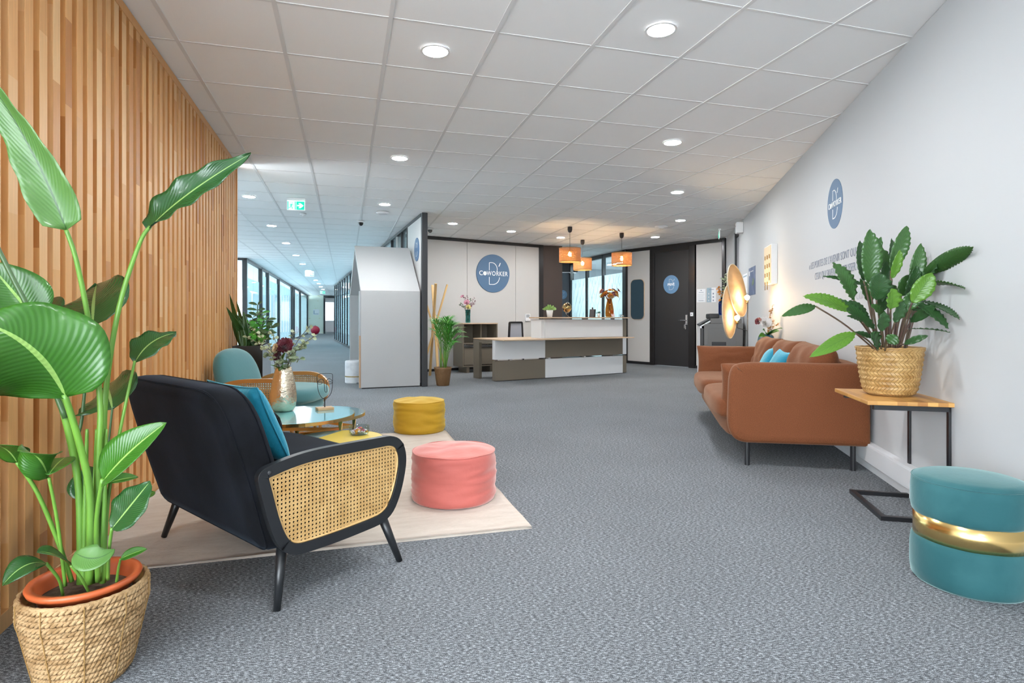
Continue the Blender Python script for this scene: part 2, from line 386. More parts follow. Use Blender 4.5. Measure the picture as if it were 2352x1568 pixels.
def leafmat(name, c1, c2, rib, veins=26, rough=.3, trans=.25, back=None, angle=.55):
    m, nt, b, out = nodes(name); N = nt.nodes.new; L = nt.links.new
    uv = N('ShaderNodeUVMap'); sp = N('ShaderNodeSeparateXYZ'); L(uv.outputs[0], sp.inputs[0])
    def mt(op, a, bb=0):
        q = N('ShaderNodeMath'); q.operation = op
        for i, x in enumerate((a, bb)):
            if isinstance(x, (int, float)): q.inputs[i].default_value = x
            else: L(x, q.inputs[i])
        return q.outputs[0]
    d = mt('ABSOLUTE', mt('SUBTRACT', sp.outputs[0], .5))
    vein = mt('SINE', mt('MULTIPLY', mt('SUBTRACT', sp.outputs[1], mt('MULTIPLY', d, angle)), veins*2*PI))
    mr = N('ShaderNodeMapRange'); mr.inputs[1].default_value = -1; mr.inputs[2].default_value = 1; L(vein, mr.inputs[0])
    nz = N('ShaderNodeTexNoise'); nz.inputs['Scale'].default_value = 6; tc = N('ShaderNodeTexCoord'); L(tc.outputs['Object'], nz.inputs['Vector'])
    fac = mt('ADD', mt('MULTIPLY', mr.outputs[0], .22), mt('MULTIPLY', nz.outputs['Fac'], .65))
    mx = N('ShaderNodeMixRGB'); mx.inputs[1].default_value = (*c1, 1); mx.inputs[2].default_value = (*c2, 1); L(fac, mx.inputs[0])
    rb = mt('LESS_THAN', d, .022); m2 = N('ShaderNodeMixRGB'); L(rb, m2.inputs[0]); L(mx.outputs[0], m2.inputs[1]); m2.inputs[2].default_value = (*rib, 1)
    L(m2.outputs[0], b.inputs['Base Color']); b.inputs['Roughness'].default_value = rough; b.inputs['Coat Weight'].default_value = .25; b.inputs['Coat Roughness'].default_value = .15
    bp = N('ShaderNodeBump'); bp.inputs['Strength'].default_value = .15; bp.inputs['Distance'].default_value = .003; L(vein, bp.inputs['Height']); L(bp.outputs[0], b.inputs['Normal'])
    t = N('ShaderNodeBsdfTranslucent'); L(m2.outputs[0], t.inputs[0]); ms = N('ShaderNodeMixShader'); ms.inputs[0].default_value = trans; L(b.outputs[0], ms.inputs[1]); L(t.outputs[0], ms.inputs[2]); L(ms.outputs[0], out.inputs[0])
    return m
M['leaf_s'] = leafmat('strelitzia_leaf', (.026,.115,.010), (.052,.195,.016), (.30,.50,.12), 22)
M['leaf_sd'] = leafmat('strelitzia_leaf_dark', (.012,.06,.014), (.03,.11,.025), (.25,.40,.12), 22, .22)
M['leaf_sp'] = leafmat('strelitzia_leaf_pale', (.065,.17,.035), (.12,.26,.06), (.04,.11,.025), 22, .4)
M['leaf_c'] = leafmat('wavy_leaf', (.036,.11,.025), (.065,.165,.04), (.05,.13,.03), 12, .32, .25, angle=.5)
M['leaf_cd'] = leafmat('wavy_leaf_dark', (.02,.07,.02), (.04,.11,.03), (.03,.08,.02), 12, .32, .2, angle=.5)
M['leaf_cl'] = leafmat('wavy_leaf_bright', (.11,.27,.025), (.18,.37,.05), (.10,.25,.03), 12, .32, .35, angle=.5)
M['leaf_san'] = leafmat('snake_plant_leaf', (.02,.075,.02), (.07,.17,.03), (.05,.13,.03), 30, .35, .1, angle=0)
M['leaf_pl'] = leafmat('palm_leaf', (.03,.16,.015), (.08,.30,.03), (.10,.28,.05), 4, .4, .25)

def leaf(base, tip, width, n, name='leaf', m=None, parent=None, ctrl=None, bend=.1, cup=.25, ripple=0, rn=6, peak=.42, nl=14, nw=8, roll=0, seed=0, mesh_only=None):
    """one leaf blade along a curved midrib; n = the way its face looks"""
    base, tip, n = Vector(base), Vector(tip), Vector(n).normalized()
    if ctrl is None: ctrl = (base+tip)/2+n*bend*(tip-base).length
    mid = bez(base, ctrl, tip, nl); vs = []; uvs = []
    for j, p in enumerate(mid):
        t = j/nl; tg = (mid[min(j+1, nl)]-mid[max(j-1, 0)]).normalized()
        nn = (n-tg*n.dot(tg)).normalized(); s_ = tg.cross(nn)
        if roll: q = Matrix.Rotation(roll*t, 3, tg); nn = q @ nn; s_ = q @ s_
        k = math.log(.5)/math.log(peak); wd = width/2*max(.012, math.sin(PI*min(1, max(0, t**k)))**.75)
        if t > .97: wd *= .5
        for i in range(nw+1):
            x = 2*i/nw-1
            up = cup*wd*abs(x)**1.5
            if ripple: up += ripple*abs(x)**2*math.sin(t*rn*2*PI+(0 if x > 0 else 1.3)+seed)
            wx = wd*x*(1+(ripple*3*math.sin(t*rn*2*PI+seed+.6) if ripple else 0))
            vs.append(p+s_*wx+nn*up); uvs.append((i/nw, t))
    fs = [(j*(nw+1)+i, j*(nw+1)+i+1, (j+1)*(nw+1)+i+1, (j+1)*(nw+1)+i) for j in range(nl) for i in range(nw)]
    if mesh_only is not None: mesh_only.add(vs, fs); return None
    mb = MB().add(vs, fs); o = mb.build(name, m, parent, smooth=True)
    ul = o.data.uv_layers.new(name='UVMap')
    for lp in o.data.loops: ul.data[lp.index].uv = uvs[lp.vertex_index]
    sm = o.modifiers.new('solid', 'SOLIDIFY'); sm.thickness = .0012
    return o
def text(body, size, parent, m, loc, name='lettering', align='CENTER', ext=.001, rot=(PI/2, 0, 0), sx=1, weight=0):
    c = bpy.data.curves.new(name, 'FONT'); c.body = body; c.size = size; c.align_x = align; c.align_y = 'CENTER'; c.extrude = ext; c.offset = weight
    c.materials.append(m); o = bpy.data.objects.new(name, c); col.objects.link(o); o.parent = parent; o.location = loc; o.rotation_euler = rot; o.scale = (sx, 1, 1)
    bpy.context.view_layer.update(); dg = bpy.context.evaluated_depsgraph_get(); me = bpy.data.meshes.new_from_object(o.evaluated_get(dg)); k = bpy.data.objects.new(name, me); col.objects.link(k); k.parent = parent; k.location = loc; k.rotation_euler = rot; k.scale = (sx, 1, 1)
    bpy.data.objects.remove(o); k.name = name
    return k
def cane_panel(poly, y, parent, m, name='cane_weave', pitch=.0155, wdt=.0028, t=.0016):
    """woven cane: paired uprights and rails plus both diagonals, clipped to the opening"""
    mb = MB(); xs = [p[0] for p in poly]; zs = [p[1] for p in poly]
    def strand(p, d, off, ww):
        c = clip_line(poly, p, d)
        if c: mb.bar((p[0]+d[0]*c[0], y+off, p[1]+d[1]*c[0]), (p[0]+d[0]*c[1], y+off, p[1]+d[1]*c[1]), t, ww, up=(-d[1], 0, d[0]))
    x = min(xs)
    while x < max(xs):
        for e in (-.0022, .0022): strand((x+e, 0), (0, 1), 0, wdt)
        x += pitch
    z = min(zs)
    while z < max(zs):
        for e in (-.0022, .0022): strand((0, z+e), (1, 0), .0008, wdt)
        z += pitch
    r2 = math.sqrt(.5); L = (max(xs)-min(xs))+(max(zs)-min(zs)); k = -L
    cx, cz = min(xs), min(zs)
    while k < L:
        strand((cx+k+pitch/2, cz), (r2, r2), .0018, .0034); strand((cx+k+pitch/2, cz), (-r2, r2), .0026, .0034); k += pitch
    o = mb.build(name, m, parent); o['kind'] = 'stuff'; return o

# ================================================================== THE SETTING
def hit(A, B, px):
    d = (Vector(B)-Vector(A)).normalized(); k = (px-CX)/F
    return (k*A[1]-A[0])/(d.x-k*d.y)
def zat(A, B, s, py):
    d = (Vector(B)-Vector(A)).normalized(); return H-(py-HY)/F*(A[1]+s*d.y)
def wframe(name, A, B, label=None):
    o = struct(name, (A[0], A[1], 0), ang_of((B[0]-A[0], B[1]-A[1])), label); return o, math.hypot(B[0]-A[0], B[1]-A[1])
def bx(parent, name, m, x0, x1, y0, y1, z0, z1, bevel=0, kind=None):
    o = MB().box(x0, x1, y0, y1, z0, z1).build(name, m, parent, bevel=bevel)
    if kind: o['kind'] = kind
    return o
def sheet(parent, name, m, x0, x1, y, z0, z1): return MB().add([(x0, y, z0), (x1, y, z0), (x1, y, z1), (x0, y, z1)], [(0, 1, 2, 3)]).build(name, m, parent)
st(MB().prism([(-6.1,-4.1),(9,-4.1),(9,50),(-18,50),(-18,14.3),(-9.6,14.3),(-9.6,6.5),(-3.2,6.5),(-1.7,1.35),(-6.1,1.35)], -.1, 0, 'z').build('floor', M['carpet']), 'grey flecked carpet')

# ---- ceiling: tiles on a metal grid that follows the slatted wall
ceil_poly = [(-6,-4),(.7,-4),(4.45,11.9),(2.8,13.95),(1.85,17),(.8,17),(1.1,13.3),(.6,13.1),(-2.2,11.4),(-8.9,28.7),(-11.6,42),(-14.9,42),(-7.4,15.9),(-11,14.9),(-9.3,8.5),(-3.2,6.4),(-1.75,1.2),(-6,1.2)]
def inside(x, y, poly=ceil_poly):
    r = False; n = len(poly)
    for i in range(n):
        x0, y0 = poly[i]; x1, y1 = poly[(i+1) % n]
        if (y0 > y) != (y1 > y) and x < (x1-x0)*(y-y0)/(y1-y0)+x0: r = not r
    return r
ceiling = struct('ceiling', (0, 0, 0), YAW, 'white suspended ceiling of square tiles in a metal grid')
SU, SV, U0, V0 = .59988, .61770, -.95970, 3.25540
MB().prism([(p[0], p[1]) for p in ceil_poly], HC+.03, HC+.12, 'z').build('ceiling_slab', M['white'], ceiling).rotation_euler = (0, 0, -YAW)
gs = .02
tile0 = MB().box(0, SU-.0236, 0, SV-.0176, 0, .018).build('ceiling_tile', M['ceil'], ceiling)
cells = []
def uv2w(u, v): return U*u+V*v
for a in range(-16, 14):
    for b in range(-14, 68):
        u, v = U0+a*SU, V0+b*SV; c = uv2w(u+SU/2, v+SV/2)
        pts = [uv2w(u+i*SU, v+j*SV) for i in (0, 1) for j in (0, 1)]+[c]
        if any(inside(p.x, p.y) for p in pts): cells.append((c.length+(8 if c.y < 0 else 0)+(4 if abs(c.x) > abs(c.y) else 0), u, v))
cells.sort()
rest = MB(); first = True
for i, (_, u, v) in enumerate(cells):
    loc = (u+.0118, v+.0088, HC+.005)
    if i == 0: tile0.location = loc
    elif i < 298: copy_mesh(tile0, ceiling, loc)
    else: rest.box(loc[0], loc[0]+SU-.0236, loc[1], loc[1]+SV-.0176, loc[2], loc[2]+.018)
rest.build('far_ceiling_tiles', M['ceil'], ceiling)['kind'] = 'stuff'
def span(line_is_u, k):
    xs = [(v if line_is_u else u) for _, u, v in cells if abs((u if line_is_u else v)-k) < .01 or abs((u+SU if line_is_u else v+SV)-k) < .01]
    return (min(xs), max(xs)) if xs else None
for a in range(-17, 16):
    k = U0+a*SU; s_ = span(True, k)
    if s_: bx(ceiling, 'main_rail', M['rail'], k-.012, k+.012, s_[0], s_[1]+SV, HC, HC+.03)
for b in range(-15, 70):
    k = V0+b*SV; s_ = span(False, k)
    if s_: bx(ceiling, 'cross_rail', M['rail'], s_[0], s_[1]+SU, k-.009, k+.009, HC+.002, HC+.03)

# ---- slatted wood wall on the left
WA = (-1.155-.2866*1.2, 1.2); WL = 5.208
wl = struct('wall_left', (WA[0]+.04*-.9613, WA[1]+.04*-.2755, 0), ang_of(V), 'wall clad in vertical beech slats')
bx(wl, 'backing', M['slat'], 0, WL, 0, .10, 0, HC)
bx(wl, 'top_rail', M['slat'], 0, WL, -.042, 0, HC-.055, HC-.002, .002)
bx(wl, 'base_rail', M['slat'], 0, WL, -.042, 0, 0, .062, .002)
bx(wl, 'end_board', M['slat'], WL-.03, WL+.004, -.042, .104, 0, HC-.002)
slat0 = None; s_ = .086-.1055*0
while s_ < WL-.09:
    if slat0 is None: slat0 = MB().box(0, .060, -.04, 0, 0, HC-.062-.055).build('slat', M['slat'], wl, bevel=.0015, loc=(s_, 0, .062), seg=1)
    else: copy_mesh(slat0, wl, (s_, 0, .062))
    s_ += .1055

# ---- right white wall with cable trunking
RA, RB = (4.366, 11.85), (.578, -4.0)
wr_, RL = wframe('wall_right', RA, RB, 'long plain white wall behind the rust sofa')
d0, d1 = (11.85-10.78)/.9726, (11.85-10.12)/.9726
bx(wr_, 'wall_face', M['white'], 0, d0, 0, .12, 0, HC); bx(wr_, 'wall_face', M['white'], d1, RL, 0, .12, 0, HC)
bx(wr_, 'wall_face', M['white'], d0, d1, 0, .12, 2.62, HC)
dd = struct('door_2', wr_.location.copy(), wr_.rotation_euler.z, 'narrow dark framed glazed door in the white wall')
bx(dd, 'frame', M['dark'], d0, d0+.06, .02, .10, 0, 2.62); bx(dd, 'frame', M['dark'], d1-.06, d1, .02, .10, 0, 2.62); bx(dd, 'frame', M['dark'], d0+.06, d1-.06, .02, .10, 2.54, 2.62)
bx(dd, 'leaf', M['grey'], d0+.06, d1-.06, .05, .09, 0, 2.54)
br_ = struct('baseboard_right', wr_.location.copy(), wr_.rotation_euler.z, 'white cable trunking along the foot of the wall')
bx(br_, 'skirting', M['trunk'], d1+.02, RL, -.012, 0, 0, .07); bx(br_, 'trunking', M['trunk'], d1+.02, RL, -.05, 0, .07, .20, .004)
bx(br_, 'trunking_lid', M['trunk'], d1+.02, RL, -.054, -.05, .085, .185, .001)

# ---- wall behind the reception
PA, PB = (-2.227, 11.262), (.604, 13.0)
wp, PL = wframe('wall_reception', PA, PB, 'cream panelled wall behind the reception desk')
seams = [0, hit(PA, PB, 1073), hit(PA, PB, 1184.5), PL]
for i in range(3): bx(wp, 'wall_panel', M['panel'], seams[i]+.003, seams[i+1]-.003, 0, .06, .05, HC-.06, .002)
bx(wp, 'backing', M['dark'], 0, PL, .05, .1, 0, HC); bx(wp, 'top_rail', M['black'], 0, PL, -.02, .06, HC-.058, HC-.001); bx(wp, 'base_rail', M['black'], 0, PL, -.012, .05, 0, .048)
bx(wp, 'post', M['blackgloss'], PL-.005, PL+.10, -.03, .1, 0, HC-.001)
CA, CB = (.69, 13.06), (1.145, 13.22)
cb = struct('wall_column', (CA[0], CA[1], 0), ang_of((CB[0]-CA[0], CB[1]-CA[1])), 'dark brown clad column end beside the reception wall')
bx(cb, 'cladding', M['brownpanel'], 0, .482, 0, .5, 0, HC-.001, .004)
# ---- dark door at the end of the nook
na = struct('wall_nook', (.62, 16.95, 0), 0)
bx(na, 'wall_face', M['dark'], 0, .72, 0, .1, 0, HC); bx(na, 'wall_face', M['dark'], .72, 1.3, 0, .1, 2.42, HC)
nd = struct('door_3', (.62, 16.95, 0), 0, 'dark blue grey door at the end of the nook'); M['nookdoor'] = mat('blue_grey_door', (.06,.085,.11), .4)
bx(nd, 'leaf', M['nookdoor'], .74, 1.14, .02, .07, .01, 2.40); bx(nd, 'frame', M['black'], 1.10, 1.18, -.03, .1, 0, 2.42)
# column side return so that the nook is closed on its left
bx(na, 'side_wall', M['white'], -.1, .0, -3.3, .1, 0, HC)

# ---- glazed partition right of the nook, patterned film on its lower part
GA, GB = (1.71, 16.85), (2.715, 13.87)
gw, GL = wframe('wall_glazed', GA, GB, 'black framed glass partition with patterned frosted film')
mull = [0, hit(GA, GB, 1348), hit(GA, GB, 1385.5), GL-.05]
for i, s_ in enumerate(mull): bx(gw, 'mullion', M['blackgloss'], s_-.03-(.03 if i == 3 else 0), s_+.03+(.06 if i == 3 else 0), -.03, .06, 0, HC-.001)
bx(gw, 'top_rail', M['blackgloss'], 0, GL, -.03, .06, HC-.09, HC-.002); bx(gw, 'base_rail', M['blackgloss'], 0, GL, -.03, .06, 0, .06)
for i in range(3):
    x0, x1 = mull[i]+.03, mull[i+1]-.03
    bx(gw, 'glass_pane', M['glass'], x0, x1, .010, .018, .06, HC-.09)
    fm = sheet(gw, 'frosted_film', M['film'], x0, x1, .021, .06, 2.17)
    mb = MB(); rng = random.Random(i+3)
    for c in range(4):
        for z in (.1, .55, 1.0, 1.45, 1.85):
            a = (x0+.02+c*(x1-x0)/4, z+rng.random()*.15); L_ = (x1-x0)/4*1.0
            p = clip_line([(x0, .07), (x1, .07), (x1, 2.16), (x0, 2.16)], a, (.42, .9))
            hi = min(p[1], .52+.3*rng.random()) if p else 0
            if hi > .05: mb.bar((a[0], .017, a[1]), (a[0]+.42*hi, .017, a[1]+.9*hi), .002, .012, up=(-.9, 0, .42))
            p = clip_line([(x0, .07), (x1, .07), (x1, 2.16), (x0, 2.16)], a, (-.42, .9))
            hi = min(p[1], .3+.3*rng.random()) if p else 0
            if hi > .05: mb.bar((a[0], .017, a[1]), (a[0]-.42*hi, .017, a[1]+.9*hi), .002, .012, up=(.9, 0, .42))
    o = mb.build('film_pattern', M['filmline'], fm); o['kind'] = 'stuff'
# room behind it: white walls, linear lamps
rb = struct('wall_meeting_room', gw.location.copy(), gw.rotation_euler.z, 'white walls of the room behind the glass partition')
bx(rb, 'wall_face', M['white'], -2.2, GL+2.2, 4.0, 4.1, 0, HC); bx(rb, 'wall_face', M['white'], -2.2, -2.1, 0, 4.0, 0, HC); bx(rb, 'wall_face', M['white'], GL+2.1, GL+2.2, 1.6, 4.0, 0, HC)
bx(rb, 'room_ceiling', M['ceil'], -2.2, GL+2.2, .06, 4.1, HC+.001, HC+.05)
for x, yy in ((.1, 1.2), (1.7, 1.2), (.1, 2.9), (1.7, 2.9)):
    l = thing('linear_lamp', 'white linear ceiling lamp in the room behind the glass partition', 'lamp', (0, 0, 0), 0, 'linear lamps behind the glass partition')
    l.location = rb.location+Matrix.Rotation(rb.rotation_euler.z, 3, 'Z') @ Vector((x, yy, HC-.09)); l.rotation_euler = rb.rotation_euler
    bx(l, 'housing', M['plaster'], -.06, 1.24, -.06, .06, .03, .09); bx(l, 'diffuser', M['led'], -.05, 1.23, -.05, .05, .02, .03)

# ---- wall with the PRIVE door
DA, DB = (2.735, 13.87), (4.366, 11.85)
wd, DL = wframe('wall_door', DA, DB, 'cream panelled wall with black posts around the black door')
q = {p: hit(DA, DB, p) for p in (1438, 1494, 1504, 1583, 1597, 1599, 1660, 1672, 1450, 1480, 1542, 1575, 1611, 1633, 1591)}
bx(wd, 'wall_panel', M['panel'], q[1438]-.02, q[1494], 0, .06, .06, 2.63, .003); bx(wd, 'wall_panel', M['panel'], q[1599], q[1660], 0, .06, .06, 2.63, .003)
bx(wd, 'backing', M['dark'], 0, q[1494], .06, .12, 0, HC); bx(wd, 'backing', M['dark'], q[1597], DL, .06, .12, 0, HC); bx(wd, 'backing', M['dark'], q[1494], q[1597], .06, .12, 2.63, HC)
bx(wd, 'top_rail', M['blackgloss'], 0, DL, -.02, .06, 2.63, HC-.001); bx(wd, 'base_rail', M['black'], 0, q[1494], -.012, .06, 0, .055); bx(wd, 'base_rail', M['black'], q[1597], DL, -.012, .06, 0, .055)
bx(wd, 'post', M['blackgloss'], q[1660], DL, -.04, .08, 0, HC-.001, .01); bx(wd, 'post', M['blackgloss'], -.02, q[1438]-.02, -.04, .08, 0, HC-.001, .01)
dr = struct('door_1', wd.location.copy(), wd.rotation_euler.z, 'black full height door with a steel lever handle')
M['doorleaf'] = mat('black_door', (.022,.021,.022), .45)
bx(dr, 'frame', M['blackgloss'], q[1494], q[1504], -.03, .08, 0, 2.63, .004); bx(dr, 'frame', M['blackgloss'], q[1583], q[1597], -.03, .08, 0, 2.63, .004); bx(dr, 'frame', M['blackgloss'], q[1504], q[1583], -.03, .08, 2.55, 2.63)
bx(dr, 'leaf', M['doorleaf'], q[1504]+.003, q[1583]-.003, -.005, .04, .012, 2.55, .002)
hx = q[1575]+.02; hz = 1.02
hd = MB().box(hx-.02, hx+.025, -.013, -.005, hz-.10, hz+.12).build('handle_plate', M['chrome'], dr, bevel=.003)
MB().tube([(hx, -.005, hz), (hx, -.06, hz), (hx-.02, -.065, hz), (hx-.15, -.065, hz)], .010, 8).build('lever', M['chrome'], hd, smooth=True)
MB().tube([(hx, -.02, hz-.07), (hx, -.045, hz-.07), (hx, -.05, hz-.12), (hx+.01, -.05, hz-.16)], .008, 6).box(hx-.025, hx-.01, -.055, -.05, hz-.17, hz-.09).box(hx+.005, hx+.025, -.06, -.055, hz-.19, hz-.12).build('keys', M['chrome'], hd)
kp = thing('door_switch', 'small white square switch on the black door frame', 'switch', wd.location.copy(), wd.rotation_euler.z)
bx(kp, 'plate', M['plaster'], q[1591]-.035, q[1591]+.035, -.042, -.03, 1.11, 1.19, .004); bx(kp, 'button', M['grey'], q[1591]-.012, q[1591]+.012, -.047, -.042, 1.138, 1.162)

# ---- corridor right glass wall (continues the partition beside the booth)
KA, KB = (-8.74, 28.6), (-1.392, 9.02)
kw, KL = wframe('wall_corridor_right', KA, KB, 'glass corridor partition with dark mullions and white film')
sp_ = hit(KA, KB, 936)
bx(kw, 'solid_panel', M['panel'], sp_, KL-.08, 0, .06, .05, HC-.05); bx(kw, 'end_post', M['dark'], KL-.08, KL, -.006, .085, 0, HC-.001, .006)
bx(kw, 'top_rail', M['dark'], 0, KL-.08, -.01, .07, HC-.05, HC-.001); bx(kw, 'base_rail', M['dark'], 0, KL-.08, -.01, .07, 0, .05)
x = 0.0; i = 0; doors = (3, 7)
while x < sp_-.4:
    x1 = min(x+1.19, sp_)
    wide = .05 if i in (2, 3, 4, 7, 8) else .018
    bx(kw, 'mullion', M['dark'], x, x+wide, -.012, .07, .05, HC-.05)
    bx(kw, 'glass_pane', M['glass'], x+wide, x1, .01, .018, .05, HC-.05)
    sheet(kw, 'blind', M['blind'], x+wide, x1, .05, .06, 2.12 if i not in (3, 7) else 2.3)
    x = x1; i += 1
bx(kw, 'mullion', M['dark'], sp_-.03, sp_+.01, -.012, .07, .05, HC-.05)
# ---- corridor left glass wall
LA, LB = (-7.24, 15.8), (-14.42, 41.0)
lw, LL = wframe('wall_corridor_left', LA, LB, 'long glass corridor partition with dark posts and pale blinds')
bx(lw, 'top_rail', M['dark'], 0, LL, -.02, .08, HC-.06, HC-.001); bx(lw, 'base_rail', M['dark'], 0, LL, -.02, .08, 0, .05)
posts = sorted([0]+[hit(LA, LB, p) for p in (600.5, 616, 641, 671, 676, 690)]+[LL])
for k, s_ in enumerate(posts): bx(lw, 'post', M['dark'], s_-.06 if k else 0, s_+.10, -.03, .09, 0, HC-.002)
for k in range(len(posts)-1):
    a, b = posts[k]+.10, posts[k+1]-.06; n = max(1, round((b-a)/1.2))
    for j in range(n):
        x0, x1 = a+(b-a)*j/n, a+(b-a)*(j+1)/n
        if x1-x0 < .15: continue
        bx(lw, 'glass_pane', M['glass'], x0+.006, x1-.006, .02, .03, .05, HC-.06)
        sheet(lw, 'blind', M['blind'], x0+.01, x1-.01, .06, .1, (2.22, 2.5, 2.45, 2.5)[k % 4])
# return wall facing the room at the start of the corridor
rw_ = struct('wall_corridor_return', (-11.2, 14.7, 0), ang_of((3.96, 1.1)), 'glass return wall left of the corridor')
bx(rw_, 'top_rail', M['dark'], 0, 4.05, -.02, .06, HC-.06, HC-.001); bx(rw_, 'base_rail', M['dark'], 0, 4.05, -.02, .06, 0, .05); bx(rw_, 'glass_pane', M['glass'], 0, 4.05, .01, .02, .05, HC-.06)
for x in (1.0, 2.0, 3.0): bx(rw_, 'mullion', M['dark'], x, x+.03, -.02, .06, .05, HC-.06)
sheet(rw_, 'blind', M['blind'], 0, 3.6, .05, .1, 2.3)
bx(lw, 'office_ceiling', M['ceil'], -.2, LL+.5, .09, 3.2, HC+.002, HC+.06); bx(kw, 'office_ceiling', M['ceil'], 0, sp_, .08, 3.0, HC+.13, HC+.19)
# unseen blinded walls added left of the slatted wall to cut the sky light
for nm, A_, B_ in (('wall_light_screen', (-9.4, 8.3), (-3.02, 6.30)), ('wall_light_screen_side', (-11.2, 14.7), (-9.4, 8.3))):
    lo_, l_ = wframe(nm, A_, B_, 'unseen blinded wall added behind the slatted wall to dim the sky light'); bx(lo_, 'sill_wall', M['white'], 0, l_, -.05, .05, 0, .3); bx(lo_, 'lintel', M['white'], 0, l_, -.05, .05, 2.45, HC)
    n_ = int(l_/1.3)
    for k in range(n_): bx(lo_, 'window_pier', M['white'], k*l_/n_, k*l_/n_+.1, -.05, .05, .3, 2.45); sheet(lo_, 'blind', M['blind'], k*l_/n_+.1, (k+1)*l_/n_, .0, .3, 2.45)
# ---- corridor end
EA = Vector((-14.42, 41.0, 0)); EB = EA+U*3.4
ew = struct('wall_corridor_end', EA, YAW, 'pale patterned wall closing the corridor')
ex0, ex1 = hit(EA, EB, 743), hit(EA, EB, 771)
bx(ew, 'wall_face', M['wallpaper'], 0, ex0, 0, .1, 0, HC); bx(ew, 'wall_face', M['white'], ex1+.3, 3.6, 0, .1, 0, HC)
de = struct('door_4', EA, YAW, 'open dark framed doorway at the corridor end')
bx(de, 'frame', M['dark'], ex0, ex0+.12, -.05, .12, 0, HC-.01); bx(de, 'frame', M['dark'], ex0+.12, ex1+.3, -.05, .12, 2.52, HC-.01); bx(de, 'frame', M['dark'], ex1+.2, ex1+.3, -.05, .12, 0, 2.52)
bx(de, 'leaf', M['dark'], ex1-.12, ex1-.06, .1, .95, .01, 2.3)
fw_ = wframe('wall_sky_stop', (-11.2, 42.2), (-8.70, 28.62), 'unseen white wall added past the glass partition to shut out the sky')[0]; bx(fw_, 'wall_face', M['white'], 0, 13.8, .0, .1, 0, HC)  # unseen wall added so the open sky does not flood the corridor
ro = struct('wall_end_room', EA, YAW, 'white room beyond the corridor doorway')
bx(ro, 'wall_face', M['white'], -.5, 4.5, 6, 6.1, 0, .9); bx(ro, 'wall_face', M['white'], -.5, 4.5, 6, 6.1, 2.4, HC); sheet(ro, 'dimming_blind', M['blind'], -.5, 4.5, 6.05, .9, 2.4); bx(ro, 'wall_face', M['white'], -.5, -.4, .1, 6, 0, HC); bx(ro, 'wall_face', M['white'], 4.4, 4.5, .1, 6, 0, HC); bx(ro, 'room_ceiling', M['ceil'], -.5, 4.5, .1, 6.1, HC+.001, HC+.05)  # blind added across the far opening to dim the sky behind it
# ---- the part of the room behind the photographer: unseen window wall, opened full height to light the ceiling, and closed side wall
wb = struct('wall_back', (-6, -4, 0), 0, 'unseen window wall added behind to let in sky light')
bx(wb, 'sill_wall', M['white'], 0, 6.6, -.12, 0, 0, .12); bx(wb, 'lintel', M['white'], 0, 6.6, -.12, 0, 2.6, HC)
for x in (0, 1.6, 3.2, 4.8, 6.45): bx(wb, 'window_pier', M['white'], x, x+.10, -.12, 0, .12, 2.6)
ws = struct('wall_side', (-6, -4, 0), PI/2, 'white wall behind'); bx(ws, 'wall_face', M['white'], 0, 5.2, 0, .1, 0, HC)
wf = struct('wall_slat_back', (-6, 1.2, 0), 0, 'white wall behind the slats'); bx(wf, 'wall_face', M['white'], 0, 4.40, .0, .1, 0, HC)

# ================================================================== CEILING FITTINGS
def downlight(p, label, group):
    t = thing('downlight', label, 'downlight', (p[0], p[1], HC), 0, group)
    if not hasattr(downlight, 'm'):
        r = MB().ring(circ(.090, 28), circ(.076, 28), -.006, .004, 'z').build('trim_ring', M['plaster'], t, smooth=False)
        d = MB().prism(circ(.0762, 28), -.003, .003, 'z').build('diffuser', M['lamp'], t); downlight.m = (r, d)
    else:
        for o in downlight.m: copy_mesh(o, t, (0, 0, 0))
for px, py, where, g in ((1000,117,'over the rug side, nearest the pink pouf','over the lounge rug'),(918,363,'between the rug and the booth','over the lounge rug'),(884,469,'just before the white booth, next to the air valve','over the lounge rug'),
        (1518,68,'over the aisle beside the wood side table','along the white wall'),(1545,327,'in front of the rust sofa','along the white wall'),(1556,441,'before the floor lamp with woven discs','along the white wall'),(1563,506,'beside the wide round detector','along the white wall'),
        (1040,513,'beside the tall black post','around the reception'),(1174,531,'above the round logo sign wall','around the reception'),(1288,545,'beside the first pendant near the brown column','around the reception'),(1505,544,'before the black door','around the reception')):
    downlight(ceil_at(px, py), 'round recessed downlight '+where, 'downlights '+g)
for px, py in ((572,451),(624,518),(657,558),(680,586),(695,606),(708,621),(725,643),(732,651),(737,658),(742,664)): downlight(ceil_at(px, py), 'round recessed downlight in the glazed corridor row', 'downlights of the corridor')
for p in ((.2,1.19),(-1.6,-.6),(.9,-1.2),(-3.4,-1.5)): downlight(p, 'round recessed downlight above the entrance end of the lounge', 'downlights over the entrance end')
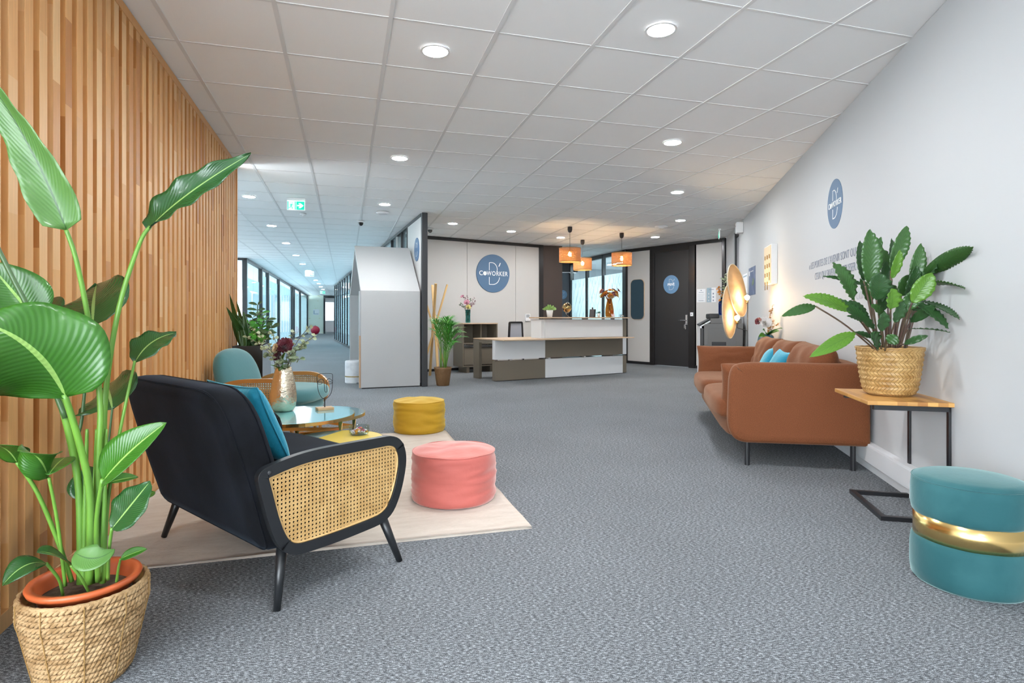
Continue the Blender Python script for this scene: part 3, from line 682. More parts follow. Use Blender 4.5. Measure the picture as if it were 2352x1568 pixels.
def exit_sign(p, rz, label, arrow=1, w=.235, h=.125):
    t = thing('exit_sign', label, 'sign', (p[0], p[1], HC), rz, 'green exit signs')
    bx(t, 'ceiling_mount', M['plaster'], -w/2-.004, w/2+.004, -.02, .02, -.03, 0, .004); bx(t, 'panel', M['signlit'], -w/2, w/2, -.006, .006, -.04-h, -.03, .002)
    y = -.008; z0, z1 = -.04-h+.006, -.046
    bx(t, 'arrow_field', M['signgreen'], .006, w/2-.008, y, -.006, z0, z1)
    cx, cz = w*.26, (z0+z1)/2; a = arrow
    ar = [(-.045*a,.010),(-.01*a,.010),(-.03*a,.034),(.0,.034),(.040*a,0),(.0,-.034),(-.03*a,-.034),(-.01*a,-.010),(-.045*a,-.010)]
    ar = [(cx+p_[0], cz+p_[1]) for p_ in ar]; ar = ar if a < 0 else ar[::-1]
    MB().prism(ar, y-.002, y).build('arrow', M['signlit'], t)
    for x in (-w/2+.008, -.014): bx(t, 'door_bar', M['signgreen'], x, x+.011, y, -.006, z0, z1)
    mx, mz = -w*.26, cz
    m = MB().tube([(mx+.006, y, mz+.018), (mx-.004, y, mz-.006)], .008, 6).tube([(mx-.004, y, mz-.006), (mx+.010, y, mz-.022), (mx+.016, y, mz-.045)], .0045, 5).tube([(mx-.004, y, mz-.006), (mx-.010, y, mz-.026), (mx-.032, y, mz-.028)], .0045, 5).tube([(mx+.006, y, mz+.016), (mx+.020, y, mz+.004), (mx+.026, y, mz+.012)], .0035, 5).tube([(mx+.006, y, mz+.018), (mx-.014, y, mz+.014), (mx-.020, y, mz)], .0035, 5)
    m.lathe([(.0001, -.007), (.007, 0), (.0001, .007)], 8, (mx+.013, y, mz+.034)); m.build('running_figure', M['signgreen'], t)
e1 = ceil_at(680, 455); exit_sign(e1, YAW*.6, 'green running figure exit sign with arrow hanging at the corridor mouth')
exit_sign(ceil_at(711, 622), YAW, 'green exit sign hanging midway down the glazed corridor', -1, .28, .145)
exit_sign(ceil_at(741, 667), YAW, 'green exit sign hanging near the end of the corridor', 1, .3, .15)
exit_sign(ceil_at(1652, 527), ang_of((-.3, -1)), 'green exit sign hung edge on beside the black door')
def disc_fit(p, r, h, name, label, cat, slots=False):
    t = thing(name, label, cat, (p[0], p[1], HC)); MB().lathe([(r*.9, -h), (r, -h*.6), (r, 0)], 24).build('body', M['plaster'], t, smooth=True)
    if slots:
        for k in range(5): bx(t, 'slot', M['grey'], -r*.6, r*.6, -r*.55+k*r*.27, -r*.47+k*r*.27, -h-.001, -h+.002)
    else: MB().lathe([(r*.35, -h*1.5), (r*.5, -h), (r*.5, -h*.9)], 16).build('sensor_cap', M['plaster'], t, smooth=True)
disc_fit(ceil_at(879,487), .10, .03, 'air_valve', 'round white slotted air valve in the ceiling', 'vent', True)
disc_fit(ceil_at(1519,519), .11, .03, 'smoke_detector', 'wide round white detector over the reception', 'detector')
disc_fit(ceil_at(696,490), .05, .03, 'smoke_detector', 'small white smoke detector next to the corridor exit sign', 'detector')
def dome(p, label):
    t = thing('dome_camera', label, 'camera', (p[0], p[1], HC)); MB().lathe([(.06, -.03), (.065, 0)], 20).build('base', M['plaster'], t, smooth=True)
    MB().lathe([(.001, -.085), (.02, -.08), (.036, -.062), (.042, -.03)], 20).build('dome', M['blackgloss'], t, smooth=True)
dome(ceil_at(829,507), 'small black dome camera on the ceiling before the booth'); dome(ceil_at(988,524), 'small black dome camera tucked beside the tall black post')
sb_ = thing('wall_sensor', 'white wall sensor box high on the white wall', 'sensor', wr_.location.copy(), wr_.rotation_euler.z)
sx = (11.85-9.75)/.9726; bx(sb_, 'body', M['plaster'], sx, sx+.14, -.11, -.002, 2.48, 2.66, .008); bx(sb_, 'indicator', M['candy_red'], sx+.02, sx+.035, -.113, -.11, 2.60, 2.615)

# pendants over the desk
def pendant(p, label):
    t = thing('pendant_lamp', label, 'lamp', (p[0], p[1], HC), 0, 'rattan pendant lamps over the desk')
    if not hasattr(pendant, 'parts'):
        MB().lathe([(.018, -.10), (.034, -.085), (.042, -.05), (.042, 0)], 16).build('ceiling_cap', M['black'], t, smooth=True)
        MB().tube([(0, 0, -.10), (0, 0, -.40)], .004, 6).build('cord', M['black'], t)
        MB().lathe([(.022, -.45), (.022, -.39), (.01, -.38)], 12).build('socket', M['bamboodark'], t, smooth=True)
        MB().lathe([(.001, -.535), (.020, -.525), (.030, -.50), (.024, -.47), (.012, -.45)], 12).build('bulb', M['bulb'], t, smooth=True)
        m = MB(); r = .192; z0, z1 = -.625, -.385
        for k in range(54):
            a = k*2*PI/54; m.bar((r*math.cos(a), r*math.sin(a), z0), (r*math.cos(a), r*math.sin(a), z1), .0155, .002, up=(math.cos(a), math.sin(a), 0))
        for k in range(11):
            z = z0+(z1-z0)*k/10; m.tube([(r*math.cos(i*2*PI/40), r*math.sin(i*2*PI/40), z) for i in range(40)], .0055, 4, closed=True)
        o = m.build('shade', M['rattanshade'], t)
        for z in (z0, z1): MB().tube([(r*1.01*math.cos(i*2*PI/40), r*1.01*math.sin(i*2*PI/40), z) for i in range(40)], .006, 5, closed=True).build('shade_rim', M['bamboodark'], o)
        MB().bar((-r, 0, z1+.003), (r, 0, z1+.003), .004, .004).bar((0, -r, z1+.003), (0, r, z1+.003), .004, .004).build('shade_spider', M['black'], t)
        pendant.parts = list(t.children)
    else:
        for o in pendant.parts:
            c = copy_mesh(o, t, (0, 0, 0))
            for g in o.children: copy_mesh(g, c, (0, 0, 0))
pendant(ceil_at(1309,521), 'rattan drum pendant lamp above the end of the low desk, beside the brown column')
pendant(ceil_at(1338,551), 'rattan drum pendant lamp in front of the glass partition, the furthest back of three')
pendant(ceil_at(1428,535), 'rattan drum pendant lamp beside the corner post of the glass partition')

# ================================================================== SIGNS
def logo_sign(name, label, loc, rz, r, thick=.02, main='COWORKER', mt='signblue', group=None, tx=None):
    t = thing(name, label, 'sign', loc, rz, group)
    MB().prism(circ(r, 64), -thick, 0).build('disc', M[mt], t, bevel=min(.003, thick*.2))
    y = -thick-.0012; k = r
    def stroke(pts, wdt): 
        m = MB()
        for a, b in zip(pts[:-1], pts[1:]): m.bar((a[0]*k, y, a[1]*k), (b[0]*k, y, b[1]*k), .002, wdt*k, up=(-(b[1]-a[1]), 0, b[0]-a[0]))
        return m
    wd_ = .036
    up = [(-.24,.16),(-.24,.56),(-.1,.57)]+[(-.1+.34*math.cos(a), .20+.37*math.sin(a)) for a in [PI/2-i*PI/2/10 for i in range(1, 11)]]+[(.22,.13)]
    lo = [(-.24,-.19),(-.24,-.58),(-.05,-.58)]+[(-.05+.42*math.cos(a), -.19+.39*math.sin(a)) for a in [-PI/2+i*PI/2/10 for i in range(1, 11)]]
    pl = 'signwhite' if main == 'COWORKER' else 'inkpale'
    stroke(up, wd_).build('letter_d_upper', M[pl], t); stroke(lo, wd_).build('letter_d_lower', M[pl], t)
    stroke([(.33,.38),(.38,.46),(.43,.57)], .05).build('apostrophe', M[pl], t)
    if main == 'COWORKER':
        text('C', .33*k, t, M['signwhite'], (-.735*k, y, -.01*k), 'letter', ext=.0008, weight=.004*k)
        MB().prism(circ(.108*k, 24, -.50*k, -.01*k), y-.001, y+.001).build('letter', M['signwhite'], t)
        for i, (ch, x) in enumerate(zip('WORKER', (-.235, .045, .27, .46, .64, .81))): text(ch, .33*k, t, M['signwhite'], (x*k-.015*k, y, -.01*k), 'letter', ext=.0008, sx=.82 if ch == 'W' else .85, weight=.004*k)
    elif main: text(main, .36*k, t, M['signwhite'], (0, y, -.02*k), 'lettering', ext=.001, weight=.012*k)
    return t
ls = hit(PA, PB, 1132); dP = (Vector((*PB, 0))-Vector((*PA, 0))).normalized(); pL = Vector((*PA, 0))+dP*ls
logo_sign('round_logo_sign', "large blue round sign reading D' COWORKER on the cream reception wall", (pL.x, pL.y, zat(PA, PB, ls, 628)) , ang_of(dP), .405)
dR = (Vector((*RB, 0))-Vector((*RA, 0))).normalized(); ls = hit(RA, RB, 1918); pL = Vector((*RA, 0))+dR*ls
logo_sign('round_logo_sticker', "blue round D' COWORKER sticker on the plain white wall above the quote", (pL.x, pL.y, zat(RA, RB, ls, 468)), ang_of(dR), .204, .003)
dD = (Vector((*DB, 0))-Vector((*DA, 0))).normalized(); ls = q[1542]; pL = Vector((*DA, 0))+dD*ls-Vector((dD.y*-1, dD.x, 0))*.006
logo_sign('round_door_sign', 'light blue round PRIVÉ sign on the black door', (pL.x, pL.y, zat(DA, DB, ls, 653)), ang_of(dD), .205, .006, 'PRIVÉ', 'signblue2')
logo_sign('round_door_sticker', 'small light blue round sticker on the dark nook door', (.62+.86, 16.968, 1.76), 0, .13, .003, '', 'signblue2')
dK = (Vector((*KB, 0))-Vector((*KA, 0))).normalized(); ls = hit(KA, KB, 958); pL = Vector((*KA, 0))+dK*ls
logo_sign('round_panel_sign', 'blue round sign on the white panel rising behind the booth', (pL.x, pL.y, zat(KA, KB, ls, 573)), ang_of(dK), .19, .01, '')
# quote on the white wall
def wall_text(px0, px1, py, body, m, name, label, sizepx):
    s0, s1 = hit(RA, RB, px0), hit(RA, RB, px1); t = thing(name, label, 'lettering', wr_.location.copy(), wr_.rotation_euler.z)
    z = zat(RA, RB, s0, py); size = sizepx
    o = text(body, size, t, m, (s0, -.0025, z), 'lettering', 'LEFT', .0005, weight=-.0016); o['kind'] = 'stuff'
    bpy.context.view_layer.update(); o.scale.x = (s1-s0)/max(.01, o.dimensions.x)
    return t
wall_text(1859, 2003, 613, '« LES PORTES DE L\'AVENIR SONT OUVERTES À', M['ink'], 'wall_quote', 'upper line of dark quote lettering on the white wall', .095)
wall_text(1872, 1973, 636, 'CEUX QUI SAVENT LES POUSSER. »', M['ink'], 'wall_quote', 'lower line of dark quote lettering on the white wall', .095)
wall_text(1967, 2010, 680, 'COLUCHE', M['inkpale'], 'wall_quote_signature', 'pale lettered name under the quote on the white wall', .09)

# ================================================================== RUG
rug_o = Vector((.10, 2.92, 0)); RW_, RH_ = 2.0, 2.64
mb = MB(); nx, ny = 60, 80
def rugz(x, y):
    return .012+.004*math.sin(y*13+math.sin(x*2.3)*1.5)*(.35+.65*min(1, max(0, (x-.75)/.6)))+.002*mnoise.noise(Vector((x*5, y*9, 0)))
mb.grid(lambda a, b: (-a*RW_, b*RH_, rugz(a*RW_, b*RH_)), nx, ny)
n0 = len(mb.v); edge = [(i, 0) for i in range(nx+1)]+[(nx, j) for j in range(1, ny+1)]+[(i, ny) for i in range(nx-1, -1, -1)]+[(0, j) for j in range(ny-1, 0, -1)]
ids = [j*(nx+1)+i for i, j in edge]; vs = [(mb.v[i][0], mb.v[i][1], 0.001) for i in ids]; m_ = len(ids)
mb.v += vs; mb.f += [(ids[k], ids[(k+1) % m_], n0+(k+1) % m_, n0+k) for k in range(m_)]; mb.f = [tuple(reversed(f)) for f in mb.f]
rug = thing('rug', 'beige short pile rug under the lounge seats', 'rug', rug_o, YAW)
mb.build('pile', M['rug'], rug, smooth=True)

# ================================================================== BLACK VELVET LOVESEAT
ls_ = thing('loveseat', 'black velvet loveseat with cane side panels and tapered black legs', 'sofa', (-.849, 2.098, 0), ang_of((.639, .769)))
LEN = 1.056
def leg(parent, p, q_, r0=.013, r1=.022, m='blackwood', name='leg'): return MB().tube([p, q_], [r0, r1], 14).build(name, M[m], parent, smooth=True, )
for x0, x1 in ((0, .055), (.563, .495)):
    for y0, y1 in ((0, .06), (LEN, LEN-.06)): leg(ls_, (x0, y0, .016 if y0 else 0), (x1, y1, .235))
outl = round_poly([(-.085,.52),(.10,.560),(.55,.556),(.60,.46),(.565,.30),(.50,.195),(.25,.178),(.045,.180),(-.02,.26)], [.05,.12,.07,.07,.09,.08,.12,.06,.12], 6)
inn = offset_poly(outl, .040)
for yy, sg in ((-.012, 1), (LEN-.018, -1)):
    MB().ring(outl, inn, yy, yy+.030).build('side_frame', M['blackwood'], ls_, bevel=.006, seg=3)
    yo = yy+.008 if sg > 0 else yy+.022
    MB().tube([(p[0], yo, p[1]) for p in offset_poly(inn, .004)], .0045, 6, closed=True).build('cane_border', M['cane'], ls_, smooth=True)
    cane_panel(offset_poly(inn, .001), yo, ls_, M['cane'])
    MB().prism(offset_poly(outl, .02), yy+(.040 if sg > 0 else -.020), yy+(.050 if sg > 0 else -.010)).build('side_lining', M['velvetblack'], ls_)
for p in ((-.035, .508),): MB().lathe([(.001, .004), (.006, .003), (.008, 0)], 12).build('bolt', M['dark'], ls_, smooth=True).matrix_local = Matrix.Translation((p[0], -.012, p[1])) @ Matrix.Rotation(PI/2, 4, 'X')
Y0, Y1 = .040, LEN-.040
MB().puff(.30, (Y0+Y1)/2, .29, .56, Y1-Y0, .21, 9, 10, wr=.003).build('seat_base', M['velvetblack'], ls_, smooth=True, sub=1)
MB().puff(.33, (Y0+Y1)/2, .405, .54, Y1-Y0-.02, .10, 6, 10, wr=.004).build('seat_cushion', M['velvetblack'], ls_, smooth=True, sub=1)
def lean(z): return -.030-.29*(z-.2)
bo = round_poly([(Y0-.005,.195),(Y1+.005,.195),(Y1+.02,.50),(Y1-.01,.81),(Y0+.01,.81),(Y0-.02,.50)], [.06,.06,.2,.17,.17,.2], 8)
mb = MB(); th = .155; ring_n = len(bo); layers = [(0, .11), (0, .055), (.012, .02), (.035, .004), (.07, 0), (.11, .002), (.14, .018), (.155, .05), (.155, .10)]
vs = []
for dx, ins in layers:
    for (y, z) in (offset_poly(bo, ins) if ins < .07 else [(p[0]*.8+(Y0+Y1)/2*.2, p[1]*.8+.5*.2) for p in bo]): vs.append((lean(z)+dx, y, z))
fs = [(l*ring_n+i, (l+1)*ring_n+i, (l+1)*ring_n+(i+1) % ring_n, l*ring_n+(i+1) % ring_n) for l in range(len(layers)-1) for i in range(ring_n)]
fs += [tuple(range(ring_n)), tuple(range(len(layers)*ring_n-1, (len(layers)-1)*ring_n-1, -1))]
mb.add(vs, fs); bk = mb.build('backrest', M['velvetblack'], ls_, smooth=True); bk.data.polygons[-1].use_smooth = bk.data.polygons[-2].use_smooth = False
for dx, ins in ((.022, .010), (.125, .006)):
    MB().tube([(lean(z)+dx, y, z) for (y, z) in offset_poly(bo, ins)], .0035, 5, closed=True).build('piping', M['velvetblack'], bk, smooth=True)

def cushion(name, label, loc, rz, tilt, w, h, t, m, group=None, pitch=0, wr=.004, seed=0):
    """square scatter cushion: pinched corners, fat middle; stands on its lower edge, leaning by tilt"""
    root = thing(name, label, 'cushion', loc, rz, group); mb = MB(); n = 14
    R_ = Matrix.Rotation(pitch, 4, 'Y') @ Matrix.Rotation(tilt, 4, 'X')
    def surf(sg):
        def f(a, b):
            x, z = 2*a-1, 2*b-1
            e = max(0, (1-abs(x)**2.6))*max(0, (1-abs(z)**2.6)); th = t/2*e**.42
            px_ = x*w/2*(1-.06*(1-abs(z)**2)*abs(x)); pz = z*h/2*(1-.06*(1-abs(x)**2)*abs(z))
            d = wr*mnoise.noise(Vector((x*3+seed, z*3, sg)))*e
            v = Vector((px_, sg*(th+d), pz+h/2)); return R_ @ v
        return f
    mb.grid(surf(-1), n, n); o = len(mb.v); m2 = MB().grid(surf(1), n, n); mb.add(m2.v, [tuple(reversed(f)) for f in m2.f])
    c = mb.build('cover', m, root, smooth=True)
    bm = bmesh.new(); bm.from_mesh(c.data); bmesh.ops.remove_doubles(bm, verts=bm.verts, dist=.0005); bm.to_mesh(c.data); bm.free()
    ed = [R_ @ Vector((math.copysign(1, 1)*x*w/2*(1-.06*(1-abs(z)**2)*abs(x)), 0, z*h/2*(1-.06*(1-abs(x)**2)*abs(z))+h/2)) for x, z in [(-1+i/7, -1) for i in range(14)]+[(1, -1+i/7) for i in range(14)]+[(1-i/7, 1) for i in range(14)]+[(-1, 1-i/7) for i in range(14)]]
    MB().tube(ed, .0035, 5, closed=True).build('seam', m, root, smooth=True)
    return root
def on_loveseat(x, y, z): return ls_.location+Matrix.Rotation(ls_.rotation_euler.z, 3, 'Z') @ Vector((x, y, z))
cushion('throw_cushion', 'turquoise velvet cushion leaning on the black loveseat', on_loveseat(.21, .50, .45), ls_.rotation_euler.z-PI/2, .42, .46, .36, .12, M['cushteal'], pitch=.0)

# ================================================================== POUFS
def pouf(name, label, c, r, h, m, seed, wrk=.010):
    t = thing(name, label, 'pouf', (c[0], c[1], .016)); prof = []
    for i in range(25): prof.append((r*(1-.03*abs(2*i/24-1)**6), h*.93*i/24))
    def fn(a, z, i):
        u = Vector((math.cos(a)*1.6, math.sin(a)*1.6, z*16+seed)); k = mnoise.noise(u)
        fold = -abs(mnoise.noise(Vector((math.cos(a)*1.2+seed, math.sin(a)*1.2, z*22))))*.012
        edge = min(1, (h*.93-z)/.02, z/.015+.2)
        return (k*wrk*.8+fold*1.5)*edge+.005*edge
    MB().lathe(prof, 72, fn=fn).build('side', m, t, smooth=True)
    top = [(r*.972, h*.925)]+[(r*q_, h*(.925+.075*(1-(q_)**2.2))) for q_ in (.96, .9, .8, .65, .5, .3, .12, .001)]
    MB().lathe(top, 72, fn=lambda a, z, i: 0).build('top', m, t, smooth=True)
    o = t.children[1]
    for v in o.data.vertices:
        rr = math.hypot(v.co.x, v.co.y)/r; v.co.z += (1-rr**4)*.016*mnoise.noise(Vector((v.co.x*9+seed, v.co.y*9, 0)))
    MB().tube([((r*.974)*math.cos(i*2*PI/64), (r*.974)*math.sin(i*2*PI/64), h*.925+.002*math.sin(i*.55+seed)) for i in range(64)], .0035, 6, closed=True).build('piping', m, t, smooth=True)
pouf('pouf', 'salmon pink velvet drum pouf on the front corner of the rug', (-.341, 3.405), .245, .295, M['pink'], 2.2)
pouf('pouf', 'mustard yellow velvet drum pouf at the far edge of the rug', (-.868, 5.43), .237, .30, M['yellow'], 7.9)

# ================================================================== NEST OF COFFEE TABLES
def round_table(name, label, c, r, z, top_m, legs, m_leg='brass', rim=.022, extra=None, z0=.016):
    t = thing(name, label, 'table', (c[0], c[1], z0)); z -= z0
    MB().prism(circ(r-.004, 64), z-.008, z, 'z').build('top', M[top_m], t, bevel=.002)
    MB().ring(circ(r, 64), circ(r-.004, 64), z-rim, z-.001, 'z').build('rim', M['brass'], t)
    for a in legs:
        p = Vector((math.cos(a)*r*.78, math.sin(a)*r*.78, 0)); MB().tube([p, p+Vector((0, 0, z-.008))], .013, 12).build('leg', M[m_leg], t, smooth=True)
    for a, b in zip(legs, legs[1:]+legs[:1]):
        p = Vector((math.cos(a)*r*.78, math.sin(a)*r*.78, z-.10)); q_ = Vector((math.cos(b)*r*.78, math.sin(b)*r*.78, z-.10)); MB().bar(p, q_, .008, .022).build('stretcher', M['brass'], t)
    return t
T1 = (-1.435, 3.865); round_table('coffee_table', 'round glossy teal topped coffee table with brass rim under the gold vase', T1, .375, .42, 'tealglass', [.02, -1.57, 3.12])
T2 = (-1.42, 4.19); round_table('coffee_table', 'dark teal round table nested behind the glossy teal one', T2, .35, .375, 'tealdark', [.15, 1.9, 4.6])
T3 = (-1.054, 3.52); t3 = round_table('coffee_table', 'low round table with yellow and grey green top beside the loveseat', T3, .27, .33, 'yellowtop', [.2, 2.3, 4.4])
sec = [(.266*math.cos(a), .266*math.sin(a)) for a in [math.radians(100+i*5) for i in range(0, 26)]]
MB().prism(sec, .3142, .3152, 'z').build('grey_segment', M['greytop'], t3)
# gold vase
gv = thing('vase', 'hammered gold tapered vase on the glossy teal table', 'vase', (-1.573, 4.0, .42))
MB().lathe([(.045, 0), (.062, .004), (.078, .03), (.086, .075), (.086, .12), (.079, .175), (.066, .24), (.054, .29), (.052, .302), (.049, .302), (.05, .285), (.06, .24), (.07, .17), (.072, .05), (.001, .02)], 40).build('body', M['gold'], gv, smooth=True)
def petal_flower(mb, c, r, axis=(0,0,1), rings=4, n=7, cup=.9, seed=0, ruf=.12):
    rng = random.Random(seed); ax = Vector(axis).normalized(); R_ = Vector((0,0,1)).rotation_difference(ax).to_matrix()
    for k in range(rings):
        op = .25+.95*k/max(1, rings-1); rr = r*(.45+.55*k/max(1, rings-1)); nn = n-1+k
        for i in range(nn):
            a = i*2*PI/nn+k*.7+rng.random()*.3; tilt = op*(1+.15*(rng.random()-.5))
            def f(u, v):
                w_ = rr*.55*math.sin(PI*min(1, .12+.85*v))**.7*(2*u-1); l = rr*v
                cz = l*math.cos(tilt*(.5+.5*v)); cr = l*math.sin(tilt*(.5+.5*v))
                zz = cz+ruf*r*math.sin(6*u+5*v+i)*v-abs(2*u-1)**2*-.12*rr
                p = Vector((cr*math.cos(a)-w_*math.sin(a), cr*math.sin(a)+w_*math.cos(a), zz-.15*r)); return Vector(c)+R_ @ p
            mb.grid(f, 3, 4)
    return mb
def sprig(leafmb, stemmb, pts, n, lw, ll, seed=0, r=.002):
    rng = random.Random(seed); sp_ = spline(pts, 6); stemmb.tube(sp_, r, 5)
    for i in range(n):
        t = .25+.75*i/max(1, n-1); p = sp_[min(len(sp_)-1, int(t*(len(sp_)-1)))]; tg = (sp_[-1]-sp_[0]).normalized()
        for sg in (-1, 1):
            d = Vector((rng.uniform(-1, 1), rng.uniform(-1, 1), rng.uniform(-.5, .8))).normalized(); d = (d-tg*d.dot(tg)*.6).normalized()
            s_ = .6+.5*rng.random(); nrm = Vector((rng.uniform(-1, 1), rng.uniform(-1.2, .2), rng.uniform(.2, 1)))
            leaf(p, p+d*ll*s_, lw*s_, nrm, bend=.1, cup=.2, peak=.55, nl=4, nw=2, mesh_only=leafmb)
bq = thing('flower_bouquet', 'bouquet of eucalyptus and a burgundy peony in the gold vase', 'flowers', (-1.573, 4.0, .72))
def rel(px, py, Y): return at_Y(px, py, Y)-bq.location
mb = petal_flower(MB(), rel(655, 795, 3.93), .062, (.1,-.8,.5), 5, 8, seed=1); o = petal_flower(mb, rel(640, 815, 3.95), .045, (-.5,-.7,.2), 4, 7, seed=2).build('burgundy_peony', M['petalred'], bq, smooth=True)
petal_flower(MB(), rel(642, 797, 3.93), .030, (-.5,-.8,.3), 4, 7, seed=5); petal_flower(MB(), rel(634, 799, 3.9), .034, (-.6,-.8,.3), 4, 8, seed=4, ruf=.05).build('cream_blossom', M['petalcream'], bq, smooth=True)
for k, (m, ends) in enumerate((('eucapale', ((575,752,3.9),(568,775,4.0),(622,760,4.1),(676,762,4.05),(712,748,4.0),(722,772,3.95),(597,790,3.85))), ('euca', ((690,800,3.9),(700,790,4.1),(612,815,4.0),(688,825,3.85),(640,832,3.85))))):
    for i, (px, py, Y) in enumerate(ends):
        lm = MB(); sm = MB(); e_ = rel(px, py, Y); sprig(lm, sm, [Vector((0,0,-.18)), e_*.35+Vector((0,0,.02)), e_], 13 if k == 0 else 11, .026 if k == 0 else .034, .032 if k == 0 else .042, seed=i+k*20)
        s_ = sm.build('eucalyptus_stem', M['twig'], bq); lo = lm.build('leaves', M[m], s_); lo['kind'] = 'stuff'
for i, (px, py, Y) in enumerate(((622,838,3.88),(655,810,3.87),(646,842,3.86))): leaf((0,0,-.02), rel(px, py, Y), .05, (-.2,-.8,.5), 'leaf', M['leaf_pl'], bq, bend=.2, nl=8, nw=4)
# wire face
fs_ = thing('face_sculpture', 'black wire face sculpture on a small wood block', 'sculpture', (-1.308, 4.06, .42))
fs_.rotation_euler.z = .55
MB().box(-.055, .055, -.04, .04, 0, .018).build('base', M['woodblock'], fs_, bevel=.002); MB().tube([(0,0,.018),(0,0,.075)], .004, 8).build('post', M['black'], fs_)
hp = [(0,.075),(.025,.088),(.043,.12),(.050,.16),(.052,.205),(.052,.235),(.046,.25),(0,.253),(-.042,.249),(-.05,.237),(-.05,.21),(-.046,.15),(-.035,.11),(-.018,.083)]
w_ = Matrix.Rotation(-.3, 3, 'Z')
MB().tube([w_ @ Vector((x, 0, z)) for x, z in [(p.x, p.z) for p in spline([(x, 0, z) for x, z in hp+hp[:1]], 4)[:-1]]], .0022, 6, closed=True).build('head_outline', M['black'], fs_, smooth=True)
MB().tube([w_ @ Vector(p) for p in spline([(-.048,0,.195),(-.03,0,.212),(-.008,0,.208),(-.004,0,.17),(.002,0,.128),(.012,0,.123),(.014,0,.14),(.010,0,.19),(.018,0,.212),(.035,0,.215),(.05,0,.20)], 5)], .0022, 6).build('brow_and_nose', M['black'], fs_, smooth=True)
for cx in (-.033, .034): MB().tube([w_ @ Vector((cx+.016*math.cos(i*2*PI/16), 0, .187+.008*math.sin(i*2*PI/16))) for i in range(16)], .002, 5, closed=True).build('eye', M['black'], fs_, smooth=True)
# candy bowl
def bowl(name, label, loc, r, h, n, seed):
    t = thing(name, label, 'bowl', loc); MB().lathe([(.001, .001), (r*.8, .001), (r*.97, h*.25), (r, h), (r*.965, h), (r*.93, h*.28), (r*.78, .005), (.001, .005)], 36).build('glass_body', M['bowlglass'], t, smooth=True); rng = random.Random(seed)
    for i in range(n):
        a = rng.random()*2*PI; rr = r*.72*math.sqrt(rng.random()); z = .014+h*.5*rng.random()*(1-rr/r*.5)
        c = thing('wrapped_candy', 'small wrapped candy in the '+('smoked glass bowl on the yellow table' if r > .05 else 'little glass bowl on the counter'), 'candy', Vector(loc)+Vector((rr*math.cos(a), rr*math.sin(a), z)), rng.random()*6, 'wrapped candies '+('in the smoked bowl' if r > .05 else 'on the counter'))
        s_ = r*.17; mm = M[('candy_white','candy_white','candy_red','candy_orange')[i % 4]]
        MB().puff(0, 0, 0, s_*2, s_*1.6, s_*1.4, 2.5, 3).build('sweet', mm, c, smooth=True)
        MB().add([(s_, 0, 0), (s_*2, -s_*.7, s_*.3), (s_*2, s_*.7, -s_*.3), (-s_, 0, 0), (-s_*2, -s_*.7, -s_*.3), (-s_*2, s_*.7, s_*.3)], [(0,1,2), (3,5,4)]).build('twist_ends', M['candy_white'], c)
bowl('candy_bowl', 'smoked glass bowl of candies on the yellow table', (-.957, 3.64, .3305), .063, .055, 36, 3)

# ================================================================== TEAL ARMCHAIR WITH CANE ARMS
ac = thing('armchair', 'teal velvet armchair with honey wood and cane arms', 'armchair', (-2.03, 4.93, 0), -.08)
for sx_, dx in ((.28, .03), (-.22, -.05)):
    for sy in (-.27, .27): MB().tube([(sx_+dx, sy, 0), (sx_, sy, .34)], [.012, .02], 10).build('leg', M['canedark'], ac, smooth=True)
ao = round_poly([(-.33,.50),(-.15,.575),(.24,.585),(.36,.50),(.35,.36),(.30,.29),(-.22,.29),(-.32,.36)], [.10,.14,.12,.08,.08,.06,.06,.08], 6); ai = offset_poly(ao, .032)
for yy in (-.35, .32):
    MB().ring(ao, ai, yy, yy+.03).build('arm_frame', M['canedark'], ac, bevel=.007, seg=3); cane_panel(offset_poly(ai, .001), yy+.015, ac, M['cane'], pitch=.019, wdt=.0034)
MB().puff(.04, 0, .33, .64, .62, .12, 6, 8).build('seat_base', M['tealchair'], ac, smooth=True); MB().puff(.08, 0, .425, .70, .62, .15, 4, 10, wr=.006).build('seat_cushion', M['tealchair'], ac, smooth=True, sub=1)
mb = MB().puff(0, 0, 0, .19, .56, .54, 2.6, 12, wr=.006); R_ = Matrix.Translation((-.30, 0, .545)) @ Matrix.Rotation(-.30, 4, 'Y')
mb.v = [tuple(R_ @ Vector(v)) for v in mb.v]; mb.build('backrest', M['tealchair'], ac, smooth=True, sub=1)

# ================================================================== PLANTER BY THE SLATTED WALL
pl0 = Vector((-2.705, 5.62, 0)); plr = thing('planter_box', 'tall dark planter box at the end of the slatted wall', 'planter', pl0, YAW)
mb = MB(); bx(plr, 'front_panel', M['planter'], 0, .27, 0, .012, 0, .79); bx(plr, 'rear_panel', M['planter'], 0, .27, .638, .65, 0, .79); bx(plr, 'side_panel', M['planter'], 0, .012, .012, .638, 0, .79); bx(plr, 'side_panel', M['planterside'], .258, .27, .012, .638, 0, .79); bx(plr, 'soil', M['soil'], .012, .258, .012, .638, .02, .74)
def inplanter(x, y, z): return pl0+U*x+V*y+Vector((0, 0, z))
sn = thing('snake_plant', 'snake plant with tall upright pointed leaves in the dark planter', 'plant', inplanter(.10, .2, .74))
rng = random.Random(4)
tips = [(527,675,5.8),(520,705,5.75),(543,690,5.9),(537,715,5.8),(560,715,5.85),(532,735,5.7),(550,735,5.75),(541,750,5.7)]
